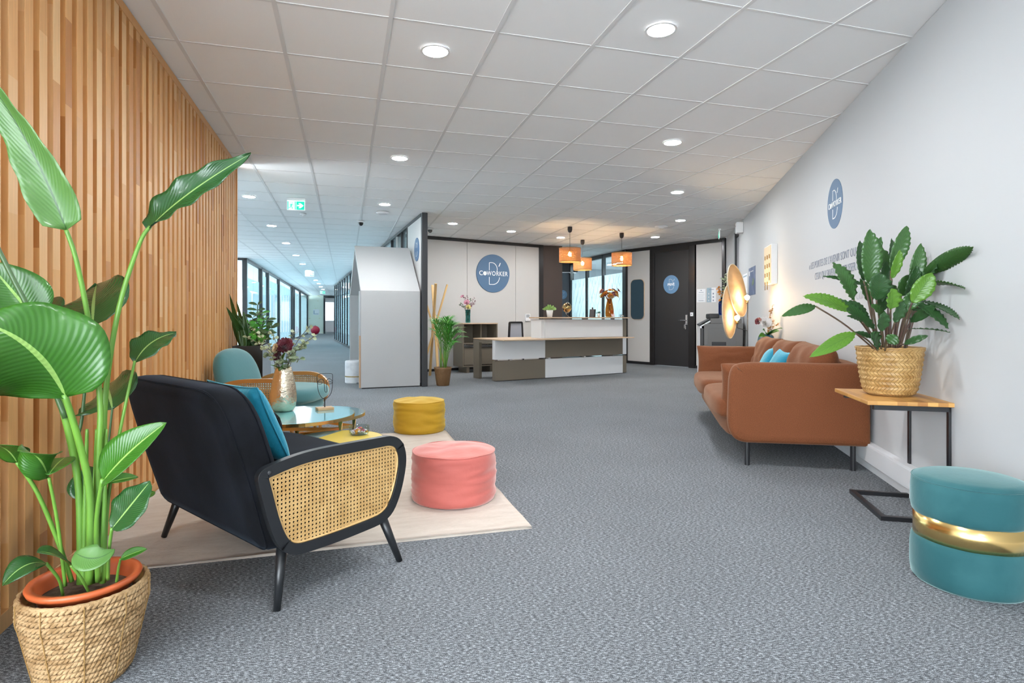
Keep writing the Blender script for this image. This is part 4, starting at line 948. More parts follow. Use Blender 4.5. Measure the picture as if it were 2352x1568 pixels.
for i, (px, py, Y) in enumerate(tips):
    Y = min(Y, 1541.6/(793.5-px)-.12); e_ = at_Y(px, py, Y)-sn.location; b_ = Vector((rng.uniform(-.05, .08), rng.uniform(-.1, .12), 0))
    leaf(b_, e_, .055+.02*rng.random(), (rng.uniform(-.4, .4), -1, .1), 'leaf', M['leaf_san'], sn, bend=rng.uniform(-.08, .08), cup=.3, peak=.4, nl=10, nw=4)
zz = thing('leafy_plant', 'leafy green plant with dark shoots in the dark planter', 'plant', inplanter(.15, .45, .74))
tips = [(592,700,6.1),(606,735,6.0),(613,735,6.2),(570,742,5.9),(580,730,6.1),(600,720,6.15),(614,765,5.9),(590,775,5.8),(626,748,6.0)]
for i, (px, py, Y) in enumerate(tips):
    e_ = at_Y(px, py, Y)-zz.location; s_ = MB().tube(spline([(0,0,0), e_*.5+Vector((rng.uniform(-.02,.02), 0, .04)), e_], 6), .005, 6).build('stem', M['stemdark'], zz, smooth=True); lm = MB()
    for k in range(6):
        t = .4+.6*k/5; p = e_*t
        for sg in (-1, 1): leaf(p, p+Vector((sg*.07+rng.uniform(-.03,.03), rng.uniform(-.06,.04), .04*rng.random())), .045, (0,-.7,.7), cup=.2, nl=5, nw=2, peak=.5, mesh_only=lm)
    lo = lm.build('leaves', M['leafbright' if i % 2 else 'stemdark'], s_, smooth=True)

# ================================================================== BOOTH AND MARBLE STOOL
bo_ = thing('phone_booth', 'white house shaped booth with a slanted roof', 'booth', (-2.27, 8.72, 0), ang_of((.936, .353)))
BW = .90
MB().box(0, BW, 0, .04, .015, 1.475).build('front_panel', M['boothwhite'], bo_, bevel=.006); bx(bo_, 'plinth', M['dark'], .02, BW-.02, .02, 1.75, 0, .015)
MB().prism([(0, 1.48), (.90, 2.25), (.95, 2.21), (.035, 1.44)], 0, BW, 'x').build('roof_panel', M['boothwhite'], bo_, bevel=.005)
MB().prism([(.92, 2.26), (1.82, 1.49), (1.785, 1.45), (.90, 2.21)], 0, BW, 'x').build('roof_panel', M['boothwhite'], bo_, bevel=.005)
bx(bo_, 'rear_panel', M['boothwhite'], 0, BW, 1.76, 1.80, .015, 1.475, .006); MB().prism([(.04, .015), (1.76, .015), (1.76, 1.45), (.91, 2.18), (.04, 1.45)], BW-.03, BW, 'x').build('side_panel', M['boothwhite'], bo_)
bx(bo_, 'edge_board', M['plywood'], -.022, .0, 0, .05, .015, .80); bx(bo_, 'edge_board', M['grey'], -.022, .0, 0, .05, .80, 1.47)
ms = thing('marble_stool', 'white marbled drum stool with a gold band beside the booth', 'stool', (-2.60, 9.62, 0))
MB().lathe([(.155, 0), (.16, .01), (.16, .10)], 32).build('lower_drum', M['marble'], ms, smooth=False); MB().lathe([(.161, .10), (.161, .118)], 32).build('band', M['brass'], ms); MB().lathe([(.16, .118), (.16, .345), (.15, .365), (.001, .366)], 32).build('upper_drum', M['marble'], ms, smooth=False)

# ================================================================== RECEPTION DESK
dkx = Vector((.853, .522, 0)).normalized(); DK = Vector((-.282, 9.744, 0)); DR = ang_of(dkx)
dk = thing('reception_desk', 'white and taupe reception desk with oak shelves', 'desk', DK, DR)
def ondesk(x, y, z): return DK+Matrix.Rotation(DR, 3, 'Z') @ Vector((x, y, z))
j = 1.02; e_ = 2.84
bx(dk, 'lower_panel', M['taupe'], 0, j, 0, .10, .01, .342, .003); bx(dk, 'lower_panel', M['deskwhite'], j, e_, 0, .10, .01, .342, .003)
bx(dk, 'middle_panel', M['deskwhite'], 0, j, 0, .10, .366, .69, .003); bx(dk, 'middle_panel', M['taupe'], j, e_, 0, .10, .366, .69, .003)
bx(dk, 'upper_panel', M['deskwhite'], j, e_, 0, .10, .712, 1.045, .003); bx(dk, 'upper_end', M['deskwhite'], j-.075, j, .02, .34, .712, 1.045, .003)
for z0, z1, m in ((.01, .342, 'taupe'), (.366, .69, 'deskwhite'), (.712, 1.045, 'taupe')): bx(dk, 'end_panel', M[m], e_, e_+.13, .04, .55, z0, z1, .003)
for x in (.3, 1.1, 1.9, 2.6): bx(dk, 'spacer', M['chrome'], x, x+.05, .02, .08, .342, .366)
for x in (1.2, 1.9, 2.6): bx(dk, 'spacer', M['dark'], x, x+.05, .02, .08, 1.045, 1.062)
bx(dk, 'back_frame', M['dark'], .05, e_, .10, .13, .02, .33)
bx(dk, 'desk_top', M['oak'], -.01, 1.16, -.33, .78, .692, .712, .003); bx(dk, 'shelf', M['oak'], 1.16, 2.83, -.33, .10, .692, .710, .003); bx(dk, 'work_top', M['oak'], 1.16, 2.9, .10, .78, .692, .712, .003)
bx(dk, 'counter_top', M['oak'], .90, 2.90, -.14, .34, 1.062, 1.084, .003)
bx(dk, 'leg_panel', M['taupe'], -.005, .05, .56, .78, .0, .69, .003); bx(dk, 'top_beam', M['taupe'], -.005, .05, .10, .56, .64, .69, .003)
CT = 1.0845; DT = .7125
def small_pot(loc, r, h, label, leafm, seed, spread=1.0, nleaf=60, name='potted_plant', pm='plantpot'):
    t = thing(name, label, 'plant', loc); MB().lathe([(r*.72, 0), (r, h), (r*.9, h), (r*.86, h*.85), (.001, h*.82)], 20).build('pot', M[pm], t, smooth=True); rng = random.Random(seed); lm = MB()
    for i in range(nleaf):
        a = rng.random()*2*PI; e2 = rng.random(); d = Vector((math.cos(a)*math.sqrt(e2), math.sin(a)*math.sqrt(e2), 0)); p = Vector((0, 0, h*.85))+d*r*.7
        q_ = p+Vector((d.x*r*1.3*spread, d.y*r*1.3*spread, r*(1.6-1.1*e2)*(.6+.6*rng.random())*spread)); q0 = p.lerp(q_, .45)
        leaf(q0, q_, r*.6*spread, (d.x+.2, d.y-.4, 1), cup=.3, nl=4, nw=2, peak=.55, mesh_only=lm)
    lo = lm.build('foliage', M[leafm], t, smooth=True); lo['kind'] = 'stuff'; return t
M['herb'] = mat('herb_leaf', (.20,.34,.10), .5, trans=((.4,.6,.2), .3)); M['succ'] = mat('succulent_leaf', (.05,.12,.07), .5)
def desk_px(px, y):
    """point on the counter line with local depth y seen at pixel column px"""
    A = ondesk(0, y, 0); B = ondesk(3, y, 0); return hit((A.x, A.y), (B.x, B.y), px)
x = desk_px(1262.5, .08); small_pot(ondesk(x, .08, CT), .062, .125, 'bushy pale green plant in a white pot on the oak counter', 'herb', 1, 1.15)
x = desk_px(1302, .12); gl = thing('globe', 'black and gold table globe on the oak counter', 'globe', ondesk(x, .12, CT), DR)
MB().lathe([(.05, 0), (.05, .006), (.012, .02), (.008, .05)], 20).build('base', M['black'], gl, smooth=True)
cz = .175; mb = MB(); mb.lathe([(.088*math.sin(i*PI/14)+.0001, cz-.088*math.cos(i*PI/14)) for i in range(15)], 28).build('sphere', M['gold_rose'], gl, smooth=True)
M['land'] = mat('globe_black', (.01,.01,.01), .15); rng = random.Random(5); lm = MB()
for i in range(9):
    a, b = rng.random()*2*PI, rng.uniform(-.9, .9); c = Vector((math.cos(a)*math.cos(b), math.sin(a)*math.cos(b), math.sin(b))); t1 = c.cross(Vector((0, 0, 1))).normalized(); t2 = c.cross(t1)
    pts = [(c+(t1*math.cos(k*PI/5)+t2*math.sin(k*PI/5))*rng.uniform(.22, .5)).normalized()*.0892+Vector((0, 0, cz)) for k in range(10)]; cc = c*.0894+Vector((0, 0, cz))
    lm.add([cc]+pts, [(0, k+1, (k+1) % 10+1) for k in range(10)])
lm.build('continents', M['land'], gl)
MB().tube([(.098*math.cos(a), 0, cz+.098*math.sin(a)) for a in [math.radians(-110+i*9) for i in range(23)]], .004, 6).tube([(-.03, 0, .085), (.0, 0, .04), (.06, 0, .01)], .005, 6).build('meridian_arm', M['chrome'], gl, smooth=True)
x = desk_px(1361, .14); sd = thing('card_stand', 'dark upright card stand on the oak counter', 'stand', ondesk(x, .14, CT), DR+.5); MB().prism([(-.05, 0), (.02, 0), (.045, .15), (-.02, .15)], -.05, .05).build('body', M['dark'], sd, bevel=.003); MB().lathe([(.012, .15), (.016, .17), (.008, .19)], 12).build('knob', M['black'], sd, smooth=True); MB().tube(spline([(.04, .02, .15), (.075, .03, .13), (.085, .03, .05)], 5), .003, 5).build('cable', M['dark'], sd)
x = desk_px(1375.5, .06); small_pot(ondesk(x, .06, CT), .032, .075, 'tiny succulent in a pale pot on the oak counter', 'succ', 9, .95, 26)
x = desk_px(1400, .08); av = thing('vase', 'tall amber glass vase on the oak counter', 'vase', ondesk(x, .08, CT)); MB().lathe([(.001, .002), (.06, .002), (.078, .02), (.083, .08), (.078, .16), (.062, .25), (.046, .33), (.042, .36), (.038, .36), (.042, .33), (.058, .25), (.072, .16), (.077, .08), (.07, .02), (.001, .008)], 32).build('body', M['vaseamber'], av, smooth=True)
db = thing('dried_bouquet', 'orange and mauve dried flower bouquet in the amber vase', 'flowers', av.location+Vector((0, 0, .33))); rng = random.Random(8)
for i in range(34):
    a = rng.random()*2*PI; rr = .19*math.sqrt(rng.random()); p = Vector((rr*math.cos(a), rr*math.sin(a)*.8, .08+.12*rng.random()-.12*rr)); m = ('petalorange','petalmauve','petalorange','petalyellow','petalmauve','dried')[i % 6]
    b = petal_flower(MB(), p, (.042+.016*rng.random()), (p.x*4, p.y*4, .5), 3, 6, seed=i).build('blossom', M[m], db, smooth=True); MB().tube(spline([(0, 0, -.25), (p.x*.15, p.y*.15, -.02), p], 4), .002, 4).build('stalk', M['dried'], b)
for px, py in ((1377,673),(1422,683),(1416,668)):
    p = at_Y(px, py, db.location.y)-db.location; MB().tube(spline([(0, 0, -.2), p*.4+Vector((0, 0, .03)), p], 5), [.002]*10+[.007], 5).build('seed_head', M['dried'], db, smooth=True)
x = desk_px(1409, -.02); cf = thing('card_holder', 'small clear card holder leaning by the amber vase', 'holder', ondesk(x, -.03, CT), DR); M['cardpink'] = mat('pink_card', (.62,.45,.42), .5)
MB().prism([(.02, 0), (.024, 0), (.064, .14), (.06, .14)], -.045, .045, 'x').build('stand', M['bowlglass'], cf); MB().prism([(.016, .01), (.018, .01), (.056, .135), (.054, .135)], -.04, .04, 'x').build('card', M['cardpink'], cf)
x = desk_px(1428.5, .04); bowl('sweet_bowl', 'little glass bowl of sweets at the counter end', ondesk(x, .04, CT), .05, .06, 14, 6)
x = desk_px(1234.5, .25); small_pot(ondesk(x, .25, DT), .034, .06, 'tiny round green plant in a white pot on the low desk top', 'herb', 12, .7, 40)
x = desk_px(1230.5, .4); so = thing('desk_ornament', 'small rounded wooden ornament behind the tiny plant on the low desk', 'ornament', ondesk(x, .4, DT)); MB().lathe([(.04, 0), (.045, .01), (.02, .03), (.03, .06), (.048, .09), (.03, .13), (.001, .14)], 20).build('body', M['oak'], so, smooth=True); MB().tube([(-.02, 0, .05), (.1, 0, .05)], .008, 6).build('stick', M['oak'], so)

# office chair behind the desk
A = ondesk(0, 1.15, 0); B = ondesk(3, 1.15, 0); s_ = hit((A.x, A.y), (B.x, B.y), 1201); oc = thing('office_chair', 'black framed office chair with a grey mesh back behind the desk', 'chair', ondesk(s_, 1.15, 0), DR+.15)
for k in range(5):
    a = k*2*PI/5; f = MB().bar((0, 0, .09), (.3*math.cos(a), .3*math.sin(a), .07), .04, .025).build('star_arm', M['black'], oc); MB().lathe([(.03, -.012), (.03, .012)], 12).build('castor', M['black'], f).matrix_local = Matrix.Translation((.29*math.cos(a), .29*math.sin(a), .031)) @ Matrix.Rotation(PI/2, 4, 'X')
MB().lathe([(.03, .08), (.025, .42)], 12).build('column', M['chrome'], oc); MB().puff(0, 0, .47, .48, .48, .09, 4, 6).build('seat', M['dark'], oc, smooth=True)
ro_ = round_poly([(-.20, .60), (.20, .60), (.175, 1.0), (-.175, 1.0)], .04, 5); ri_ = offset_poly(ro_, .035); ri_ = [(p[0], min(p[1], .955-.02*math.cos(p[0]*16))) for p in ri_]
MB().ring(ro_, ri_, .20, .23).build('back_frame', M['black'], oc, bevel=.004); MB().prism(offset_poly(ro_, .03), .212, .216).build('back_mesh', M['mesh'], oc); MB().bar((0, .1, .45), (0, .23, .64), .05, .02).build('back_bracket', M['black'], oc)
# cabinet
cbx = Vector((-.953, 11.25, 0)); ca = thing('sideboard', 'taupe sideboard with oak top and open niche under the glass vase', 'cabinet', cbx, DR)
W_ = .78; Dp = .42
bx(ca, 'side', M['taupe'], 0, .022, 0, Dp, .12, .95); bx(ca, 'side', M['taupe'], W_-.022, W_, 0, Dp, .12, .95); bx(ca, 'bottom', M['taupe'], .022, W_-.022, 0, Dp, .12, .142); bx(ca, 'back', M['taupe'], .022, W_-.022, Dp-.015, Dp, .142, .95)
bx(ca, 'top', M['oak'], -.003, W_+.003, -.004, Dp, .95, .972, .002); bx(ca, 'shelf', M['taupe'], .022, W_-.022, .01, Dp-.015, .56, .58); bx(ca, 'divider', M['taupe'], W_*.55, W_*.55+.016, .06, Dp-.015, .58, .95)
fr = bx(ca, 'drawer', M['taupe'], .026, W_-.026, -.004, .016, .155, .50, .002); bx(fr, 'handle', M['chrome'], .03, W_-.03, -.02, -.004, .492, .500); bx(ca, 'drawer_rail', M['chrome'], .026, W_-.026, -.004, .016, .51, .545, .002)
for x in (.10, W_-.16): bx(ca, 'foot', M['taupe'], x, x+.06, .03, Dp-.03, 0, .12)
v0 = cbx+Matrix.Rotation(DR, 3, 'Z') @ Vector((.215, .2, .972)); gv2 = thing('vase', 'slim teal glass vase on the taupe sideboard', 'vase', v0); MB().lathe([(.001, .003), (.045, .003), (.05, .02), (.046, .12), (.052, .26), (.048, .26), (.042, .12), (.045, .03), (.001, .012)], 24).build('body', M['vaseteal'], gv2, smooth=True)
fb = thing('flower_bouquet', 'pink and cream bouquet with dark sprigs in the teal glass vase', 'flowers', v0+Vector((0, 0, .24)))
petal_flower(MB(), (-.02, -.05, .16), .065, (0, -.8, .5), 4, 8, seed=3).build('pink_blossom', M['petalpink'], fb, smooth=True); petal_flower(MB(), (.01, -.06, .07), .06, (.2, -.8, .5), 4, 8, seed=4).build('cream_blossom', M['petalyellow'], fb, smooth=True); petal_flower(MB(), (-.11, 0, .28), .045, (-.3, -.6, .6), 3, 6, seed=6).build('rose_blossom', M['petalpink'], fb, smooth=True)
for i, e2 in enumerate(((-.14,0,.16),(-.08,.05,.28),(-.02,0,.3),(.06,0,.24),(.13,0,.26),(.12,0,.14),(-.17,0,.12),(.06,-.05,.1),(.15,0,.2))):
    lm = MB(); sm = MB(); sprig(lm, sm, [(0,0,-.2), Vector(e2)*.4, e2], 12, .024, .032, seed=i+60); s2 = sm.build('sprig_stem', M['twig'], fb); lo = lm.build('leaves', M['petalmauve' if i % 3 else 'stemdark'], s2); lo['kind'] = 'stuff'
# thermostat
ls = hit(PA, PB, 1211); tp = Vector((*PA, 0))+dP*ls; th_ = thing('wall_intercom', 'white wall panel with a dark screen beside the black post', 'intercom', (tp.x, tp.y, zat(PA, PB, ls, 729)), ang_of(dP))
bx(th_, 'body', M['plaster'], -.062, .062, -.03, -.001, -.075, .080, .004); bx(th_, 'screen', M['grey'], -.045, .045, -.033, -.03, .0, .068)
# coat rack
cr = thing('coat_rack', 'beech coat rack of crossed poles behind the palm', 'coat rack', at_Y(997, 800, 10.55)*1); cr.location.z = 0
for k in range(4):
    a = k*PI/2+.35; b = a+2.6; r0, r1 = .26, .24; p = Vector((r0*math.cos(a), r0*math.sin(a), 0)); t_ = Vector((r1*math.cos(a+PI), r1*math.sin(a+PI), 1.68)); off = Vector((.022*math.cos(a+PI/2), .022*math.sin(a+PI/2), 0))
    MB().bar(p+off, t_+off, .045, .028, up=(math.cos(a), math.sin(a), .3)).build('pole', M['beechpole'], cr, bevel=.003)
MB().lathe([(.004, -.03), (.007, .03)], 8).build('bolt', M['dark'], cr, loc=(0, -.03, .86))
# palm
pm_ = floor_at(1015, 887); pm = thing('palm_plant', 'potted areca palm in a brown wicker pot beside the black post', 'plant', (pm_.x, pm_.y+.13, 0))
MB().lathe([(.095, 0), (.10, .01), (.135, .26), (.142, .29), (.13, .29), (.125, .25), (.001, .24)], 40, fn=lambda a, z, i: .003*math.sin(a*22+i*PI)).build('pot', M['wickerbrown'], pm, smooth=True); rng = random.Random(21)
for i in range(22):
    a = rng.random()*2*PI; out = .10+.26*rng.random(); hgt = .80-.9*out*(.6+.6*rng.random())+.08*rng.random(); e2 = Vector((out*math.cos(a)*1.05, out*math.sin(a)*.8, .26+max(.22, hgt))); e2.x = max(e2.x, -.16)
    b2 = Vector((.05*math.cos(a), .05*math.sin(a), .24)); c2 = Vector((e2.x*.35, e2.y*.35, e2.z*1.02)); sp2 = bez(b2, c2, e2, 10); s2 = MB().tube(sp2, [.005]*6+[.003]*5, 5).build('frond_stem', M['stem'], pm, smooth=True); lm = MB()
    for k in range(11):
        t = .42+.58*k/10; p = sp2[min(10, int(t*10))]; tg = (sp2[min(10, int(t*10)+1)]-sp2[max(0, int(t*10)-1)]).normalized(); sd_ = tg.cross(Vector((0, 0, 1))).normalized()
        for sg in (-1, 1):
            L_ = (.15*(1-.5*abs(t-.65)))*(.8+.4*rng.random()); d = (tg*.75+sd_*sg*.8+Vector((0, 0, -.15+.2*rng.random()))).normalized(); leaf(p, p+d*L_*1.15, .021, (0, -.3, 1), ctrl=p+d*L_*.5+Vector((0, 0, .02)), cup=.2, nl=4, nw=2, peak=.4, mesh_only=lm)
    lm.build('frond', M['leafbright' if i % 3 else 'stem'], s2, smooth=True)
# capsule mirror
mi0, mi1 = q[1450], q[1480]; zt, zb = zat(DA, DB, (mi0+mi1)/2, 642), zat(DA, DB, (mi0+mi1)/2, 733); mc = thing('capsule_panel', 'dark blue rounded capsule panel on the cream wall', 'wall panel', wd.location.copy(), wd.rotation_euler.z)
cp = round_poly([(mi0, zb), (mi1, zb), (mi1, zt), (mi0, zt)], .13, 8); MB().prism(cp, -.018, -.002).build('panel', M['mirror'], mc); MB().ring(offset_poly(cp, -.008), cp, -.022, -.001).build('rim', M['oak'], mc)
# notices
for (p0, p1, y0, y1, blue, label) in ((1601,1621,664,694,False,'white printed notice pinned left of the blue one on the cream wall'), (1624,1645,661,694,True,'notice with a blue left half on the cream wall')):
    s0, s1 = hit(DA, DB, p0), hit(DA, DB, p1); z1_, z0_ = zat(DA, DB, s0, y0), zat(DA, DB, s0, y1); n_ = thing('notice', label, 'notice', wd.location.copy(), wd.rotation_euler.z); W2 = s1-s0; bx(n_, 'sheet', M['paper'], s0, s1, -.006, -.001, z0_, z1_)
    if blue: bx(n_, 'blue_half', M['paperblue'], s0, s0+W2*.5, -.0075, -.006, z0_, z1_); bx(n_, 'heading', M['ink'], s0+W2*.25, s0+W2*.78, -.009, -.0075, z1_-.045, z1_-.035); [bx(n_, 'pictogram', M['inkpale'] if k % 2 == 0 else M['ink'], s0+W2*(.15+.5*(k % 2)), s0+W2*(.27+.5*(k % 2)), -.009, -.0075, z1_-.14-.07*(k//2), z1_-.11-.07*(k//2)) for k in range(6)]
    else:
        MB().prism(circ(.012, 12, s0+W2*.5, z1_-.03), -.008, -.006).build('emblem', M['ink'], n_); bx(n_, 'heading', M['ink'], s0+W2*.22, s0+W2*.78, -.008, -.006, z1_-.075, z1_-.068)
        for k in range(8): bx(n_, 'text_line', M['inkpale'], s0+W2*.08, s0+W2*(.9-.15*(k % 3 == 2)), -.008, -.006, z1_-.11-.022*k, z1_-.104-.022*k)
        bx(n_, 'signature', M['ink'], s0+W2*.2, s0+W2*.75, -.008, -.006, z0_+.03, z0_+.038)

# red ball in the corridor
rbp = floor_at(724, 768); rr_ = .29; rbl = thing('ball_seat', 'dark red ball seat at the corridor end', 'ball seat', (rbp.x, rbp.y, 0)); MB().lathe([(rr_*math.sin(i*PI/16)+.001, rr_-rr_*math.cos(i*PI/16)) for i in range(17)], 24).build('ball', M['redball'], rbl, smooth=True); MB().tube([(-.05, 0, 2*rr_-.01), (0, 0, 2*rr_+.03), (.05, 0, 2*rr_-.01)], .01, 6).build('handle', M['redball'], rbl)
mp_ = thing('wall_map', 'pale blue plan sheet on the wall at the corridor end', 'poster', EA, YAW); s0 = hit(EA, EB, 719); bx(mp_, 'sheet', M['paper'], s0, s0+.42, -.02, -.002, 1.33, 1.72); bx(mp_, 'plan', M['paperblue'], s0+.04, s0+.10, -.024, -.02, 1.38, 1.64); bx(mp_, 'plan', M['paperblue'], s0+.10, s0+.36, -.024, -.02, 1.38, 1.42)

def pillow(w, h, t, M_, wr=.01, seed=0, n=16, pin=.07, ex=.42):
    mb = MB()
    def surf(sg):
        def f(a, b):
            x, z = 2*a-1, 2*b-1; e = max(0, (1-abs(x)**3))*max(0, (1-abs(z)**3)); q_ = Vector((x*2.2+seed*3.1, z*2.2, sg*2+seed))
            d = (wr*mnoise.noise(q_)+wr*.6*mnoise.noise(q_*2.3+Vector((0, 5, 0))))*min(1, e*3)
            return M_ @ Vector((x*w/2*(1-pin*(1-abs(z)**2)*abs(x)), sg*(t/2*e**ex)+sg*d, z*h/2*(1-pin*(1-abs(x)**2)*abs(z))+d*.5))
        return f
    mb.grid(surf(-1), n, n); m2 = MB().grid(surf(1), n, n); mb.add(m2.v, [tuple(reversed(f)) for f in m2.f]); return mb
def weld(o):
    bm = bmesh.new(); bm.from_mesh(o.data); bmesh.ops.remove_doubles(bm, verts=bm.verts, dist=.0005); bm.to_mesh(o.data); bm.free(); return o
# ================================================================== RUST SOFA
SO = Vector((2.455, 3.96, 0)); SR = ang_of((.2325, .9726)); so_ = thing('sofa', 'long rust brown fabric sofa with thin black legs against the white wall', 'sofa', SO, SR)
SL, SD = 2.64, .93
def onsofa(x, y, z): return SO+Matrix.Rotation(SR, 3, 'Z') @ Vector((x, y, z))
for x in (.06, SL-.06):
    for y in (.10, .79): MB().lathe([(.018, 0), (.018, .19)], 14).build('leg', M['black'], so_, loc=(x, y, 0), smooth=False)
aout = round_poly([(0, .175), (SD-.06, .165), (SD, .27), (SD-.015, .70), (SD-.1, .742), (0, .742)], [.035, .09, .10, .12, .10, .05], 8)
for x0 in (0, SL-.115):
    mb = MB(); n_ = len(aout); vs = []
    lay = [(0, .09), (.001, .028), (.012, .010), (.035, 0), (.08, 0), (.103, .010), (.114, .028), (.115, .09)]
    cy_ = sum(p[0] for p in aout)/n_; cz_ = sum(p[1] for p in aout)/n_
    for dx, ins in lay: vs += [(x0+dx, y, z) for (y, z) in (offset_poly(aout, ins) if ins < .05 else [(p[0]*.8+cy_*.2, p[1]*.8+cz_*.2) for p in aout])]
    fs = [(l*n_+i, (l+1)*n_+i, (l+1)*n_+(i+1) % n_, l*n_+(i+1) % n_) for l in range(len(lay)-1) for i in range(n_)]+[tuple(range(n_)), tuple(range(len(lay)*n_-1, (len(lay)-1)*n_-1, -1))]
    o = mb.add(vs, fs).build('arm', M['brown'], so_, smooth=True); o.data.polygons[-1].use_smooth = o.data.polygons[-2].use_smooth = False
MB().puff(SL/2, .06, .455, SL-.2, .12, .57, 10, 8).build('backrest', M['brown'], so_, smooth=True); MB().puff(SL/2, .50, .26, SL-.2, .86, .17, 10, 8).build('base', M['brown'], so_, smooth=True)
for i in range(2):
    xx = .115+(SL-.23)*(i+.5)/2; MB().puff(xx, .56, .385, (SL-.23)/2-.004, .90, .20, 5, 12, wr=.012, seed=i).build('seat_cushion', M['brown'], so_, smooth=True, sub=1)
rng = random.Random(3)
for i in range(3):
    R_ = Matrix.Translation((.115+(SL-.23)*(i+.5)/3, .27, .63)) @ Matrix.Rotation(.26, 4, 'X') @ Matrix.Rotation(rng.uniform(-.04, .06), 4, 'Y'); o = pillow(.84, .50, .26, R_, .022, i+4, pin=.05).build('back_cushion', M['brown'], so_, smooth=True, sub=1); weld(o)
for x, s_, sd, z_ in ((SL-.20, -1, 11, .575), (.20, 1, 12, .545)):
    R_ = Matrix.Translation((x, .58, z_)) @ Matrix.Rotation(-.22*s_, 4, 'Y') @ Matrix.Rotation(PI/2, 4, 'Z'); weld(pillow(.80, .38, .22, R_, .02, sd, pin=.05).build('arm_cushion', M['brown'], so_, smooth=True, sub=1))
cushion('throw_cushion', 'turquoise cushion on the rust sofa, next to the far arm cushion', onsofa(1.50, .46, .475), SR, .45, .38, .34, .13, M['cushteal'], pitch=.10)
cushion('throw_cushion', 'turquoise cushion on the rust sofa, next to the middle of the seat', onsofa(1.08, .46, .475), SR, .45, .38, .34, .13, M['cushteal'], pitch=-.12, seed=3)

# ================================================================== SIDE TABLE, BASKET, PLANT
ZT = .628
sdt = thing('side_table', 'small C shaped side table with wood top and black steel frame', 'table', (2.30, 2.92, 0), SR)   # local x away along the wall, y into the room
bx(sdt, 'top', M['stave'], .0, .56, .02, .46, ZT-.022, ZT, .003)
fw = .028
for x in (.03, .50): MB().box(x, x+fw, .05, .05+fw, .0, ZT-.022).build('upright', M['black'], sdt, bevel=.002)
bx(sdt, 'top_frame', M['black'], .03, .50+fw, .05, .05+fw, ZT-.05, ZT-.022); bx(sdt, 'top_frame', M['black'], .03, .03+fw, .05+fw, .42, ZT-.05, ZT-.022); bx(sdt, 'top_frame', M['black'], .50, .50+fw, .05+fw, .42, ZT-.05, ZT-.022)
bx(sdt, 'base_bar', M['black'], .03, .03+fw, .05+fw, .36, 0, .022); bx(sdt, 'base_bar', M['black'], .50, .50+fw, .05+fw, .36, 0, .022); bx(sdt, 'base_bar', M['black'], .03, .50+fw, .36, .36+fw, 0, .022)
BK = Vector((2.123, 3.27, ZT)); bk_ = thing('bamboo_basket', 'woven bamboo herringbone basket on the wood side table', 'basket', BK)
def br(z): t = z/.268; return .118+.046*t**.6 if t > .12 else .118-.02*(1-t/.12)**2+.046*(t)**.6
MB().lathe([(.001, .001)]+[(br(.268*i/16)-.004, .268*i/16) for i in range(17)]+[(br(.268)-.012, .268), (br(.2)-.014, .2), (.001, .19)], 40).build('liner', M['bamboodark'], bk_, smooth=True)
mb = MB(); NB = 10; hb = .268/NB
for b in range(NB):
    z0 = b*hb+.001; z1 = z0+hb-.001; nS = 46
    for k in range(nS):
        a0 = k*2*PI/nS; da = 2*PI/nS*(1.15 if b % 2 else -1.15); wdt = 2*PI/nS*.42; lift = .0025+.0015*((k+b) % 3)
        P4 = [Vector(((br(z)+l)*math.cos(a), (br(z)+l)*math.sin(a), z)) for z, a, l in ((z0, a0-wdt, .0), (z0, a0+wdt, .0), ((z0+z1)/2, a0+da/2+wdt, lift), (z1, a0+da+wdt, .0), (z1, a0+da-wdt, .0), ((z0+z1)/2, a0+da/2-wdt, lift))]
        mb.add(P4, [(0, 1, 2, 5), (5, 2, 3, 4)])
o = mb.build('weave', M['bamboo'], bk_); o['kind'] = 'stuff'; sm_ = o.modifiers.new('solid', 'SOLIDIFY'); sm_.thickness = .0015
MB().tube([((br(.268)+.001)*math.cos(i*2*PI/48), (br(.268)+.001)*math.sin(i*2*PI/48), .266+.0015*math.sin(i*3)) for i in range(48)], .005, 6, closed=True).build('rim', M['bamboo'], bk_, smooth=True)
wp_ = thing('foliage_plant', 'bushy plant with long wavy edged leaves in the bamboo basket', 'plant', BK+Vector((0, 0, .20)))
MB().lathe([(.13, .0), (.13, .012), (.001, .02)], 24).build('soil', M['soil'], wp_)
